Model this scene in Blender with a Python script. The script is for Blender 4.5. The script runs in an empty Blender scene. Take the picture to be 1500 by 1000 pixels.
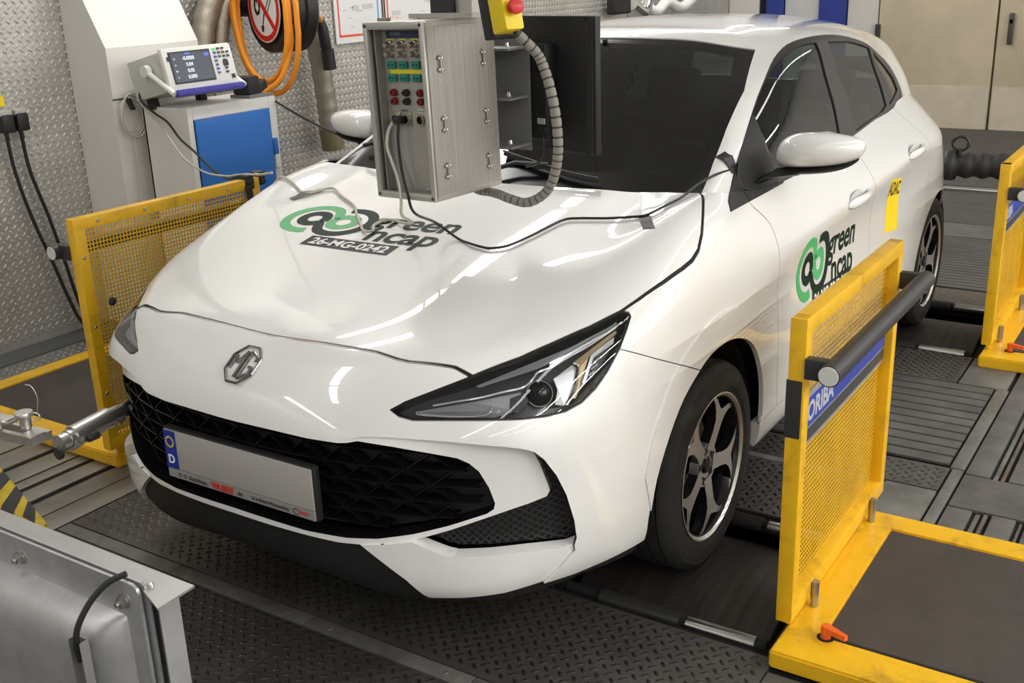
import bpy, bmesh, math, random
import numpy as np
from mathutils import Vector, Matrix, Euler
from mathutils.bvhtree import BVHTree
from mathutils.geometry import delaunay_2d_cdt
random.seed(7)
PI = math.pi
SC = bpy.context.scene
COL = SC.collection
# ------------------------------------------------------------------ camera
def look(loc, yaw, pitch, roll):
    f = Vector((math.sin(yaw)*math.cos(pitch), math.cos(yaw)*math.cos(pitch), -math.sin(pitch)))
    r = Vector((math.cos(yaw), -math.sin(yaw), 0)); u = r.cross(f)
    r2 = math.cos(roll)*r + math.sin(roll)*u; u2 = -math.sin(roll)*r + math.cos(roll)*u
    return Matrix(((r2.x,u2.x,-f.x,loc[0]),(r2.y,u2.y,-f.y,loc[1]),(r2.z,u2.z,-f.z,loc[2]),(0,0,0,1)))
cd = bpy.data.cameras.new('camera'); cam = bpy.data.objects.new('camera', cd); COL.objects.link(cam)
cam.matrix_world = look((1.9606, -1.8180, 1.6896), -0.58827, 0.32977, -0.03655)
cd.sensor_width = 36; cd.lens = 36*1588.53/1500; cd.clip_start = .05; cd.clip_end = 100
SC.camera = cam
# ------------------------------------------------------------------ light
SC.view_settings.view_transform = 'Standard'; SC.view_settings.look = 'None'
SC.view_settings.gamma = 1; SC.view_settings.use_curve_mapping = False
SC.view_settings.exposure = 0.05
w = bpy.data.worlds.new('room_air'); SC.world = w; w.use_nodes = True
w.node_tree.nodes['Background'].inputs[0].default_value = (1,1,1,1); w.node_tree.nodes['Background'].inputs[1].default_value = .0
def strip_lamp(x, y, L, watt, wid=.14, z=3.30, rz=0, col=(1.0,.978,.945)):
    l = bpy.data.lights.new('ceiling_strip','AREA'); l.shape = 'RECTANGLE'; l.size = wid; l.size_y = L; l.energy = watt; l.color = col
    o = bpy.data.objects.new('ceiling_strip', l); COL.objects.link(o); o.location = (x,y,z); o.rotation_euler = (0,0,rz)
ROWS = ((-2.35,11,-7.34,11,17), (-1.62,5,1.5,18,18), (2.35,11,-7.34,6,14), (4.7,10,-6.5,34,12), (6.8,10,-6.5,66,18))  # second row is added to brighten the left wall and housing
for x,n,y0,e0,e1 in ROWS:
    for k in range(n):
        y = y0+1.62*k
        if not (x < -2 and -2.5 < y < 1.2): strip_lamp(x, y, 1.5, e1 if y < -2.4 else e0)
for k in range(2): strip_lamp(-1.25, -2.9+1.62*k, 1.5, 13)
# ------------------------------------------------------------------ helpers
MATS = {}
def mat(name, col, rough=.5, metal=0., coat=0., noise=0., nscale=8., ntype='NOISE', bump=0., bscale=60., trans=0., ior=1.45, emit=None, estr=0., alpha=1., spec=.5, dirt=None, dscale=3., damt=.5, stretch=(1,1,1)):
    if name in MATS: return MATS[name]
    m = bpy.data.materials.new(name); m.use_nodes = True; nt = m.node_tree; b = nt.nodes['Principled BSDF']
    b.inputs['Base Color'].default_value = (*col,1); b.inputs['Roughness'].default_value = rough
    b.inputs['Metallic'].default_value = metal; b.inputs['Coat Weight'].default_value = coat; b.inputs['Coat Roughness'].default_value = .03
    b.inputs['Transmission Weight'].default_value = trans; b.inputs['IOR'].default_value = ior; b.inputs['Specular IOR Level'].default_value = spec
    if emit: b.inputs['Emission Color'].default_value = (*emit,1); b.inputs['Emission Strength'].default_value = estr
    tc = nt.nodes.new('ShaderNodeTexCoord'); mp = nt.nodes.new('ShaderNodeMapping'); mp.inputs['Scale'].default_value = stretch
    nt.links.new(tc.outputs['Object'], mp.inputs['Vector'])
    cur = None
    def mix(c2, fac_sock, c1sock=None, c1=col):
        mx = nt.nodes.new('ShaderNodeMix'); mx.data_type = 'RGBA'
        if c1sock: nt.links.new(c1sock, mx.inputs['A'])
        else: mx.inputs['A'].default_value = (*c1,1)
        mx.inputs['B'].default_value = (*c2,1); nt.links.new(fac_sock, mx.inputs['Factor'])
        return mx.outputs['Result']
    if noise > 0:
        n = nt.nodes.new('ShaderNodeTexNoise'); n.inputs['Scale'].default_value = nscale; n.inputs['Detail'].default_value = 6; n.inputs['Roughness'].default_value = .65
        nt.links.new(mp.outputs[0], n.inputs['Vector'])
        r = nt.nodes.new('ShaderNodeMapRange'); r.inputs['From Min'].default_value = .35; r.inputs['From Max'].default_value = .7
        nt.links.new(n.outputs['Fac'], r.inputs['Value'])
        cur = mix(tuple(max(0,c*(1-noise)) for c in col), r.outputs[0])
        rr = nt.nodes.new('ShaderNodeMapRange'); rr.inputs['To Min'].default_value = rough; rr.inputs['To Max'].default_value = min(1,rough+.25*noise)
        nt.links.new(n.outputs['Fac'], rr.inputs['Value']); nt.links.new(rr.outputs[0], b.inputs['Roughness'])
    if dirt:
        n = nt.nodes.new('ShaderNodeTexNoise'); n.inputs['Scale'].default_value = dscale; n.inputs['Detail'].default_value = 8; n.inputs['Roughness'].default_value = .7; n.inputs['Distortion'].default_value = .6
        nt.links.new(mp.outputs[0], n.inputs['Vector'])
        r = nt.nodes.new('ShaderNodeMapRange'); r.inputs['From Min'].default_value = .52; r.inputs['From Max'].default_value = .72; r.inputs['To Max'].default_value = damt
        nt.links.new(n.outputs['Fac'], r.inputs['Value'])
        cur = mix(dirt, r.outputs[0], cur)
    if cur: nt.links.new(cur, b.inputs['Base Color'])
    if bump > 0:
        n = nt.nodes.new('ShaderNodeTexNoise'); n.inputs['Scale'].default_value = bscale; n.inputs['Detail'].default_value = 4
        nt.links.new(mp.outputs[0], n.inputs['Vector'])
        bp = nt.nodes.new('ShaderNodeBump'); bp.inputs['Strength'].default_value = bump; bp.inputs['Distance'].default_value = .004
        nt.links.new(n.outputs['Fac'], bp.inputs['Height']); nt.links.new(bp.outputs[0], b.inputs['Normal'])
    MATS[name] = m
    return m
def link(name, me, m=None, parent=None, loc=None, rot=None):
    o = bpy.data.objects.new(name, me); COL.objects.link(o)
    if m is not None and me is not None:
        for k in (m if isinstance(m,(list,tuple)) else [m]): me.materials.append(k)
    if parent: o.parent = parent
    if loc is not None: o.location = loc
    if rot is not None: o.rotation_euler = rot
    return o
def tag(o, label=None, cat=None, group=None, kind=None):
    if label: o['label'] = label
    if cat: o['category'] = cat
    if group: o['group'] = group
    if kind: o['kind'] = kind
    return o
def thing(name, label, cat, loc=(0,0,0), rot=(0,0,0), group=None):
    o = bpy.data.objects.new(name, None); COL.objects.link(o); o.location = loc; o.rotation_euler = rot; o.empty_display_size = .1
    return tag(o, label, cat, group)
def smooth(me, ang=None):
    me.polygons.foreach_set('use_smooth', [True]*len(me.polygons))
    if ang is not None: me.set_sharp_from_angle(angle=math.radians(ang))
class MB:
    """collects simple shapes and links them as one mesh"""
    def __init__(s): s.v = []; s.f = []; s.mi = []
    def add(s, V, F, mi=0):
        n = len(s.v); s.v += [tuple(p) for p in V]; s.f += [tuple(i+n for i in f) for f in F]; s.mi += [mi]*len(F); return s
    def box(s, c, d, rot=None, mi=0, bev=0.):
        hx,hy,hz = d[0]/2,d[1]/2,d[2]/2
        R = Euler(rot).to_matrix() if rot is not None and not isinstance(rot, Matrix) else rot
        if bev <= 0:
            V = [Vector((sx*hx,sy*hy,sz*hz)) for sx in (-1,1) for sy in (-1,1) for sz in (-1,1)]
            F = [(0,1,3,2),(4,6,7,5),(0,4,5,1),(2,3,7,6),(0,2,6,4),(1,5,7,3)]
        else:
            b = bm_box(d, bev); V = [v.co.copy() for v in b.verts]; F = [tuple(v.index for v in f.verts) for f in b.faces]; b.free()
        if R is not None: V = [R@v for v in V]
        return s.add([v+Vector(c) for v in V], F, mi)
    def tube(s, pts, r, n=8, closed=False, cap=True, mi=0, rad=None):
        pts = [Vector(p) for p in pts]; m = len(pts)
        T = []
        for i in range(m):
            if closed: t = pts[(i+1)%m]-pts[i-1]
            else: t = pts[min(i+1,m-1)]-pts[max(i-1,0)]
            T.append(t.normalized() if t.length > 1e-9 else Vector((0,0,1)))
        a = Vector((0,0,1)) if abs(T[0].z) < .9 else Vector((1,0,0))
        N = (a - T[0]*a.dot(T[0])).normalized(); V = []
        for i in range(m):
            N = (N - T[i]*N.dot(T[i])); N = N.normalized() if N.length > 1e-6 else T[i].orthogonal().normalized()
            B = T[i].cross(N); ri = rad[i] if rad else r
            for k in range(n):
                a_ = 2*PI*k/n; V.append(pts[i] + ri*(math.cos(a_)*N + math.sin(a_)*B))
        F = []
        for i in range(m if closed else m-1):
            for k in range(n):
                F.append((i*n+k, i*n+(k+1)%n, ((i+1)%m)*n+(k+1)%n, ((i+1)%m)*n+k))
        if cap and not closed: F += [tuple(range(n-1,-1,-1)), tuple((m-1)*n+k for k in range(n))]
        return s.add(V, F, mi)
    def cyl(s, a, b, r, n=16, r2=None, mi=0): return s.tube([a,b], r, n, mi=mi, rad=[r, r if r2 is None else r2])
    def lathe(s, prof, n=32, c=(0,0,0), axis='Z', mi=0, closed=False):
        V = []; F = []; m = len(prof)
        for k in range(n):
            a = 2*PI*k/n; ca,sa = math.cos(a),math.sin(a)
            for r,h in prof:
                p = (r*ca,r*sa,h) if axis=='Z' else ((h,r*ca,r*sa) if axis=='X' else (r*sa,h,r*ca))
                V.append(Vector(p)+Vector(c))
        for k in range(n):
            for i in range(m-1 if not closed else m):
                j = (i+1)%m; F.append((k*m+i, ((k+1)%n)*m+i, ((k+1)%n)*m+j, k*m+j))
        return s.add(V, F, mi)
    def prism(s, poly, ax, h, mi=0):
        """polygon of 3-D points extruded by vector h"""
        P = [Vector(p) for p in poly]; n = len(P); h = Vector(h)
        V = P + [p+h for p in P]
        F = [tuple(range(n-1,-1,-1)), tuple(range(n,2*n))] + [(i,(i+1)%n,n+(i+1)%n,n+i) for i in range(n)]
        return s.add(V, F, mi)
    def mesh(s, name, sm=None, fix=True):
        me = bpy.data.meshes.new(name); me.from_pydata(s.v, [], s.f); me.polygons.foreach_set('material_index', s.mi)
        if fix:
            b = bmesh.new(); b.from_mesh(me); bmesh.ops.recalc_face_normals(b, faces=b.faces[:]); b.to_mesh(me); b.free()
        if sm is not None: smooth(me, sm)
        me.update(); return me
    def build(s, name, m=None, parent=None, loc=None, rot=None, sm=None, fix=True): return link(name, s.mesh(name, sm, fix), m, parent, loc, rot)
def bm_box(d, bev, seg=2):
    b = bmesh.new(); bmesh.ops.create_cube(b, size=1); bmesh.ops.scale(b, vec=d, verts=b.verts[:])
    bmesh.ops.bevel(b, geom=b.edges[:], offset=bev, segments=seg, affect='EDGES', profile=.6); b.verts.ensure_lookup_table()
    for i,v in enumerate(b.verts): v.index = i
    return b
def spline(pts, n=8, closed=False):
    """Catmull-Rom through the points"""
    P = [np.array(p,float) for p in pts]; m = len(P); out = []
    for i in range(m if closed else m-1):
        p1,p2 = P[i],P[(i+1)%m]
        p0 = P[i-1] if (closed or i>0) else 2*p1-p2
        p3 = P[(i+2)%m] if (closed or i+2<m) else 2*p2-p1
        for k in range(n):
            t = k/n; out.append(.5*((2*p1)+(-p0+p2)*t+(2*p0-5*p1+4*p2-p3)*t*t+(-p0+3*p1-3*p2+p3)*t**3))
    if not closed: out.append(P[-1])
    return out
# ------------------------------------------------------------------ smooth surfaces through control points
def cage_surface(V, F, creases=(), levels=4, iters=14):
    """Catmull-Clark surface whose limit passes through the given points; returns dense verts, quads"""
    V = np.array(V,float); me = bpy.data.meshes.new('cage'); me.from_pydata(V.tolist(), [], F); me.update()
    if creases:
        at = me.attributes.new('crease_edge','FLOAT','EDGE'); cd_ = {tuple(sorted(e)):w for e,w in creases}
        for i,e in enumerate(me.edges):
            w_ = cd_.get(tuple(sorted(e.vertices)))
            if w_: at.data[i].value = w_
    o = bpy.data.objects.new('cage', me); COL.objects.link(o)
    md = o.modifiers.new('s','SUBSURF'); md.levels = 3; md.boundary_smooth = 'PRESERVE_CORNERS'; md.quality = 4
    n = len(V); C = V.copy()
    def ev():
        me.vertices.foreach_set('co', C.ravel()); me.update(); o.update_tag(); dg = bpy.context.evaluated_depsgraph_get(); dg.update()
        e = o.evaluated_get(dg); m2 = e.to_mesh(); P = np.empty(len(m2.vertices)*3); m2.vertices.foreach_get('co', P)
        Q = [tuple(p.vertices) for p in m2.polygons]; e.to_mesh_clear(); return P.reshape(-1,3), Q
    for it in range(iters):
        P,_ = ev(); d = V - P[:n]; C += d*.9
        if np.abs(d).max() < 2e-4: break
    md.levels = levels; P,Q = ev()
    bpy.data.objects.remove(o); bpy.data.meshes.remove(me)
    return P, Q
# ------------------------------------------------------------------ car: base surfaces (half, x >= 0)
def body_cage():
    idx = {}; V = []
    def put(key, p): idx[key] = len(V); V.append(p)
    # front columns j0..j4 (j4 = corner column), rows r0..r6
    FC = [
     [(0,-.12,.285),(0,-.158,.335),(0,-.168,.42),(0,-.167,.54),(0,-.160,.655),(0,-.108,.765),(0,.02,.838)],
     [(.2,-.11,.275),(.2,-.148,.328),(.2,-.158,.418),(.2,-.157,.54),(.2,-.148,.655),(.2,-.096,.765),(.2,.015,.844)],
     [(.4,-.07,.245),(.4,-.110,.305),(.4,-.120,.41),(.4,-.118,.54),(.4,-.110,.655),(.4,-.055,.765),(.4,.025,.838)],
     [(.545,-.01,.240),(.56,-.048,.302),(.565,-.053,.41),(.565,-.055,.54),(.56,-.045,.66),(.55,.0,.755),(.55,.085,.838)],
     [(.67,.09,.235),(.695,.058,.300),(.71,.05,.41),(.715,.048,.54),(.722,.053,.66),(.695,.09,.755),(.67,.185,.838)]]
    SD = [
     [(.765,.28,.235),(.80,.26,.300),(.82,.24,.41),(.825,.235,.54),(.82,.245,.66),(.80,.27,.76),(.752,.335,.868)],
     [(.83,.49,.235),(.857,.49,.300),(.872,.495,.42),(.876,.5,.55),(.87,.5,.68),(.845,.5,.82),(.772,.52,.922)],
     [(.85,.868,.25),(.87,.868,.31),(.882,.868,.42),(.886,.868,.56),(.88,.868,.70),(.856,.868,.875),(.772,.84,1.025)],
     [(.85,1.15,.24),(.868,1.15,.30),(.876,1.15,.43),(.878,1.15,.57),(.872,1.15,.71),(.865,1.15,.865),(.765,1.08,1.065)],
     [(.85,1.55,.24),(.868,1.55,.30),(.872,1.55,.44),(.868,1.55,.59),(.862,1.55,.73),(.873,1.55,.86),(.792,1.5,1.022)],
     [(.85,2.1,.235),(.868,2.1,.295),(.872,2.1,.44),(.866,2.1,.59),(.862,2.1,.745),(.875,2.1,.875),(.782,2.1,1.04)],
     [(.85,2.7,.23),(.868,2.7,.29),(.873,2.7,.44),(.868,2.7,.60),(.866,2.7,.77),(.876,2.7,.905),(.752,2.7,1.065)],
     [(.85,3.1,.22),(.868,3.1,.285),(.877,3.1,.44),(.876,3.1,.60),(.872,3.1,.78),(.866,3.1,.92),(.726,3.1,1.085)],
     [(.84,3.438,.22),(.86,3.438,.31),(.874,3.438,.45),(.876,3.438,.60),(.868,3.438,.78),(.845,3.438,.92),(.705,3.4,1.09)],
     [(.79,3.70,.26),(.815,3.70,.34),(.832,3.70,.46),(.832,3.70,.62),(.815,3.70,.79),(.79,3.66,.92),(.68,3.63,1.05)],
     [(.66,3.88,.28),(.68,3.90,.36),(.70,3.91,.48),(.69,3.91,.64),(.67,3.87,.80),(.65,3.84,.93),(.60,3.78,1.03)],
     [(.35,3.93,.28),(.36,3.95,.36),(.37,3.96,.48),(.36,3.96,.64),(.34,3.92,.80),(.33,3.89,.93),(.30,3.83,1.03)],
     [(0,3.94,.28),(0,3.96,.36),(0,3.97,.48),(0,3.97,.64),(0,3.93,.80),(0,3.90,.93),(0,3.84,1.03)]]
    NC = len(FC)+len(SD); W = FC+SD
    for c,colm in enumerate(W):
        for r,p in enumerate(colm): put(('W',r,c), p)
    # hood grid: rows k at side columns 5,6,7,8 (k=1..4) + one row under the windscreen; x columns 0,.2,.4,.57
    HD = {1:[(0,.20,.882),(.2,.20,.886),(.41,.21,.889),(.575,.25,.883)],
          2:[(0,.50,.940),(.2,.50,.943),(.42,.50,.946),(.60,.505,.945)],
          3:[(0,.80,.992),(.2,.80,.994),(.42,.80,.998),(.61,.81,1.010)],
          4:[(0,1.10,1.038),(.2,1.10,1.040),(.42,1.095,1.044),(.61,1.085,1.052)]}
    for k,row in HD.items():
        for j,p in enumerate(row): put(('H',k,j), p)
    w = lambda r,c: idx[('W',r,c)]
    h = lambda k,j: w(6,j) if k==0 else (w(6,4+k) if j==4 else idx[('H',k,j)])
    F = []
    for c in range(NC-1):
        for r in range(6): F.append((w(r,c),w(r,c+1),w(r+1,c+1),w(r+1,c)))
    for k in range(4):
        for j in range(4): F.append((h(k,j),h(k,j+1),h(k+1,j+1),h(k+1,j)))
    cr = []
    for c in range(8,15): cr.append(((w(5,c),w(5,c+1)), .35))
    return V, F, cr
def mirror_cage(V, F, cr=()):
    """adds the mirrored half so that the surface runs smoothly over the centre line"""
    V = list(V); m = {}
    for i,p in enumerate(list(V)):
        if abs(p[0]) < 1e-9: m[i] = i
        else: m[i] = len(V); V.append((-p[0],p[1],p[2]))
    F2 = list(F)+[tuple(m[i] for i in reversed(f)) for f in F]
    c2 = list(cr)+[((m[a],m[b]),w_) for (a,b),w_ in cr]
    return V, F2, c2
def greenhouse_cage():
    idx = {}; V = []
    def put(key, p): idx[key] = len(V); V.append(p)
    # windscreen columns x0..x3 then corner column (A pillar), rows bottom..top (4)
    WS = [
     [(0,1.06,1.02),(0,1.30,1.160),(0,1.56,1.31),(0,1.85,1.447)],
     [(.25,1.06,1.025),(.245,1.30,1.160),(.235,1.56,1.307),(.22,1.855,1.443)],
     [(.48,1.06,1.035),(.46,1.305,1.158),(.43,1.575,1.300),(.39,1.875,1.425)],
     [(.665,1.085,1.045),(.63,1.33,1.165),(.585,1.60,1.295),(.525,1.90,1.398)]]
    SD = [
     [(.735,1.12,1.045),(.70,1.38,1.16),(.655,1.65,1.29),(.595,1.94,1.398)],
     [(.785,1.50,1.01),(.745,1.66,1.16),(.695,1.86,1.30),(.607,2.10,1.427)],
     [(.785,2.10,1.03),(.742,2.15,1.18),(.688,2.25,1.31),(.608,2.38,1.435)],
     [(.758,2.70,1.055),(.715,2.70,1.19),(.668,2.70,1.31),(.597,2.72,1.418)],
     [(.735,3.10,1.075),(.695,3.08,1.18),(.650,3.05,1.28),(.580,3.03,1.385)],
     [(.70,3.42,1.045),(.665,3.40,1.16),(.615,3.36,1.26),(.55,3.32,1.35)],
     [(.64,3.70,.99),(.60,3.66,1.14),(.56,3.61,1.24),(.51,3.56,1.32)],
     [(.30,3.78,.99),(.29,3.74,1.14),(.27,3.67,1.26),(.25,3.60,1.37)],
     [(0,3.79,.99),(0,3.75,1.14),(0,3.68,1.27),(0,3.61,1.385)]]
    W = WS+SD
    for c,cl in enumerate(W):
        for r,p in enumerate(cl): put(('W',r,c),p)
    RF = {1:[(0,2.08,1.470),(.22,2.08,1.467),(.40,2.08,1.452)],
          2:[(0,2.38,1.485),(.22,2.38,1.482),(.41,2.38,1.468)],
          3:[(0,2.72,1.482),(.22,2.72,1.478),(.40,2.72,1.460)],
          4:[(0,3.05,1.465),(.21,3.05,1.460),(.39,3.04,1.438)],
          5:[(0,3.38,1.430),(.20,3.37,1.425),(.38,3.34,1.402)]}
    for k,row in RF.items():
        for j,p in enumerate(row): put(('R',k,j),p)
    w = lambda r,c: idx[('W',r,c)]
    NC = len(W)
    # roof outline on row 3: columns 0..3 front (3 = inner pillar corner), 4..9 side, 10..12 rear
    def rf(k,j):
        if j==3: return w(3,3+k) if k<6 else None
        return w(3,j) if k==0 else idx[('R',k,j)]
    F = []
    for c in range(NC-1):
        for r in range(3): F.append((w(r,c),w(r,c+1),w(r+1,c+1),w(r+1,c)))
    # roof quads; front row k=0 is the screen's top edge (cols 0..3), side col j=3 is rail cols 4..8
    for k in range(5):
        for j in range(3):
            a = rf(k,j); b = w(3,3+k) if j==2 else rf(k,j+1)
            c_ = w(3,4+k) if j==2 else rf(k+1,j+1); d = rf(k+1,j)
            F.append((a,b,c_,d))
    # rear edge: rail col 9 -> 10,11,12
    F.append((rf(5,2),w(3,8),w(3,9),w(3,10)))
    F.append((rf(5,1),rf(5,2),w(3,10),w(3,11)))
    F.append((rf(5,0),rf(5,1),w(3,11),w(3,12)))
    return V, F, []
def half_surface(cage, levels, keep=True):
    V,F,cr = mirror_cage(*cage); P,Q = cage_surface(V,F,cr,levels)
    P[np.abs(P[:,0])<1e-4,0] = 0
    Q = np.array(Q); cx = P[Q][:,:,0].mean(1); Q = Q[cx>0]
    u,inv = np.unique(Q, return_inverse=True); return P[u], inv.reshape(-1,4)
BP,BQ = half_surface(body_cage(), 4)
GP,GQ = half_surface(greenhouse_cage(), 4)
# ------------------------------------------------------------------ room shell
STEELW = mat('wall_tread_steel', (.60,.58,.54), .34, .5, noise=.3, nscale=2.5); FLM = mat('floor_steel', (.150,.143,.134), .46, .65, noise=.4, nscale=5, dirt=(.10,.062,.04), dscale=2.2, damt=.45)
FLM2 = mat('floor_steel_plain', (.25,.245,.225), .5, .5, noise=.45, nscale=6, dirt=(.07,.065,.06), dscale=5, damt=.6); CONC = mat('floor_grey', (.16,.155,.145), .6, .3, noise=.35, nscale=7, dirt=(.09,.085,.075), dscale=4, damt=.6)
DARKF = mat('floor_dark_mat', (.085,.078,.070), .75, noise=.3, nscale=5); RUST = mat('rail_rust', (.20,.17,.145), .6, .5, noise=.5, nscale=8, dirt=(.22,.11,.05), dscale=5, damt=.7); PITM = mat('pit_black', (.01,.01,.01), .9)
TRD = mat('tread_reflection_dark',(.085,.078,.07),.33,.75,noise=.3,nscale=6)  # darker than the plates: dark reflections on the lenses put into the colour
def dents(P, L=.028, W=.0115, H=.0042):
    """raised tread lenses: P = list of (x,y,angle) in a plate's plane"""
    V = []; F = []
    base = [(-1,0),(-.55,-.8),(.55,-.8),(1,0),(.55,.8),(-.55,.8)]
    for x,y,a in P:
        n = len(V); ca,sa = math.cos(a),math.sin(a)
        for u,v in base: V.append((x+u*L/2*ca-v*W/2*sa, y+u*L/2*sa+v*W/2*ca, 0))
        for u in (-.45,.45): V.append((x+u*L/2*ca, y+u*L/2*sa, H))
        F += [(n,n+1,n+6),(n+1,n+2,n+7,n+6),(n+2,n+3,n+7),(n+3,n+4,n+7),(n+4,n+5,n+6,n+7),(n+5,n,n+6)]
    me = bpy.data.meshes.new('tread_pattern'); me.from_pydata(V,[],F); smooth(me); return me
def lattice(x0,x1,y0,y1,p=.0415,mrg=.012):
    out = []
    for i in range(int(math.floor(x0/p)),int(math.ceil(x1/p))+1):
        for j in range(int(math.floor(y0/p)),int(math.ceil(y1/p))+1):
            for k in (0,1):
                x,y = i*p+k*p/2, j*p+k*p/2
                if k: pass
                if x0+mrg<x<x1-mrg and y0+mrg<y<y1-mrg: out.append((x,y,PI/4 if (k+0)%2 else -PI/4))
    return out
floor = tag(bpy.data.objects.new('floor',None),kind='structure'); COL.objects.link(floor)
def slab(x0,x1,y0,y1,z=0.,t=.012,m=None,name='floor_plate',tread=False,bev=.002):
    o = MB().box(((x0+x1)/2,(y0+y1)/2,z-t/2),(x1-x0-.004,y1-y0-.004,t),bev=bev).build(name,m or FLM,floor,sm=30)
    if tread:
        q = link('tread_pattern',dents(lattice(x0,x1,y0,y1)),TRD if m is None else m,o,(0,0,z)); q['kind'] = 'stuff'
    return o
for a in ((-2.9,8,-8.5,.53),(-2.9,8,1.21,3.05),(-2.9,8,3.83,10.1),(-2.9,-1.15,.53,1.21),(1.15,8,.53,1.21),(-2.9,-1.15,3.05,3.83),(1.15,8,3.05,3.83),(-.5,.5,.53,1.21),(-.5,.5,3.05,3.83)):
    slab(*a,z=-.013,t=.05,m=PITM,name='floor_slab',bev=0)
for y0,y1 in ((.53,1.21),(3.05,3.83)): MB().box((0,(y0+y1)/2,-.75),(2.4,y1-y0+.2,.02)).build('pit_bottom',PITM,floor)
slab(-1.08,.04,-1.60,-.005,tread=True); slab(.04,1.19,-1.60,-.005,tread=True)
slab(-1.08,.10,.052,.50,tread=True); slab(.10,1.19,.052,.50,tread=True)
for x0,x1 in ((-1.08,-.53),(-.53,.02),(.02,.57),(.57,1.19)):
    slab(x0,x1,-.004,.051,m=FLM2,name='joint_bar')
    MB().lathe([(0,.0012),(.007,.0012),(.008,0)],12,(x0+.08,.024,0)).build('screw_head',FLM2,floor); MB().lathe([(0,.0012),(.007,.0012),(.008,0)],12,(x1-.08,.024,0)).build('screw_head',FLM2,floor)
slab(-2.9,8,-8.5,-2.5,m=CONC); slab(1.19,8,-2.5,.44,m=CONC); slab(1.19,1.75,-2.5,.30,z=.0005,m=CONC,name='floor_plate')
slab(-1.15,1.15,1.225,1.62,tread=True); slab(.0,1.325,1.66,1.855,tread=True)
slab(-1.15,1.145,1.62,1.66,m=FLM2); slab(1.155,1.325,1.36,1.655,m=FLM2); slab(1.33,1.37,1.36,1.855,m=FLM2)
def slats(x0,x1,y0,y1,n,z=0.0,m=FLM2):
    p = (y1-y0)/n
    for i in range(n): slab(x0,x1,y0+i*p+.006,y0+(i+1)*p-.002,z+.002,.012,m,'floor_slat',bev=.003)
slats(-.2,1.315,1.875,2.69,11,m=mat('slat_metal',(.17,.172,.16),.5,.6,noise=.5,nscale=4))
slab(1.32,1.37,1.86,2.70,m=FLM2)
slab(-1.15,1.165,2.70,3.045,tread=True); slab(1.17,1.36,2.70,3.045,m=FLM2)
slab(-1.15,1.36,3.84,4.10,m=mat('floor_grating',(.15,.125,.105),.65,.4,noise=.5,nscale=30,bump=.5,bscale=150))
slats(-1.0,1.36,4.12,5.28,20,m=mat('slat_far',(.18,.176,.165),.5,.6,noise=.3,nscale=5))
slab(-1.3,1.9,5.30,5.68,m=CONC); slab(-2.9,8,5.69,10.1,m=DARKF); slab(-2.9,-1.3,1.3,5.69,m=DARKF)
# rails with slots, right
for y0,y1 in ((-2.5,.40),(.44,1.565),(1.835,5.68)):
    for x0,x1,dz,m in ((1.375,1.455,0,CONC),(1.462,1.480,-.008,FLM2),(1.487,1.502,-.003,RUST),(1.512,1.585,0,CONC),(1.592,1.605,-.008,RUST),(1.612,1.72,0,CONC),(1.73,1.75,-.008,FLM2),(1.76,8.0,0,CONC)):
        if y0 > 0: slab(x0,x1,y0,y1,z=dz,m=m,name='floor_rail' if x1<1.76 else 'floor_plate',bev=.001)
slab(1.375,8.0,1.57,1.83,m=CONC)
RLM = mat('rail_aluminium',(.34,.325,.29),.42,.7,noise=.3,nscale=5)
# rails, left front
for x0,x1,dz,m in ((-1.20,-1.085,0,RLM),(-1.31,-1.205,-.001,RLM),(-1.335,-1.315,-.010,RUST),(-1.43,-1.34,0,RLM),(-1.455,-1.435,-.010,RUST),(-1.52,-1.46,-.002,RLM),(-1.64,-1.525,0,RLM),(-1.665,-1.645,-.010,RUST),(-1.80,-1.67,0,RLM),(-2.35,-1.81,0,RLM)):
    slab(x0,x1,-2.5,.50,z=dz,m=m,name='floor_rail',bev=.001)
BRT = mat('tread_bright',(.42,.415,.40),.36,.8,noise=.25,nscale=6)
slab(-2.72,-2.36,-2.5,1.35,m=BRT,tread=True); slab(-2.9,-2.725,-2.5,1.9,z=.002,m=mat('floor_skirting',(.10,.105,.105),.6),name='floor_edge_strip')
# rollers in the pits
ROL = mat('roller_steel',(.115,.105,.098),.42,.75,noise=.35,nscale=3,stretch=(14,.5,.5),dirt=(.10,.055,.035),dscale=1.5,damt=.4)
for yy in (.868,3.438):
    for sx in (-1,1):
        r = thing('test_roller', {(.868,1):'wide dark steel roller under the front wheel beside the yellow gate',(.868,-1):'wide dark steel roller under the far front wheel of the car',(3.438,1):'wide dark steel roller under the rear wheel nearer the camera',(3.438,-1):'wide dark steel roller under the far rear wheel of the car'}[(yy,sx)], 'roller', (sx*.83,yy,-.612), group='rollers under the car')
        MB().lathe([(0,-.30),(.605,-.30),(.61,-.295),(.61,.295),(.605,.30),(0,.30)],96,axis='X').build('drum',ROL,r,sm=30)
# edge tubes of the pits
TUB = mat('polished_tube',(.55,.54,.52),.22,1.0,noise=.2,nscale=3,stretch=(1,40,40)); SLV = mat('dark_sleeve',(.07,.068,.065),.4,.6)
for yy,lb in ((.545,'polished steel edge tube ahead of the front roller'),(1.165,'polished steel edge tube behind the front roller'),(3.08,'steel edge tube ahead of the rear roller'),(3.80,'steel edge tube behind the rear roller')):
    t = thing('edge_tube',lb,'tube',(0,yy,-.008),group='tubes along the roller openings')
    x0,x1 = (.925,1.12)
    MB().cyl((x0,0,0),(x1,0,0),.021,20).build('bright_tube',TUB,t,sm=30); MB().cyl((.66,0,0),(.905,0,0),.024,20).build('sleeve',SLV,t,sm=30)
    MB().cyl((.55,0,0),(1.15,0,0),.017,20).build('core',PITM,t,sm=30)
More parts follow.
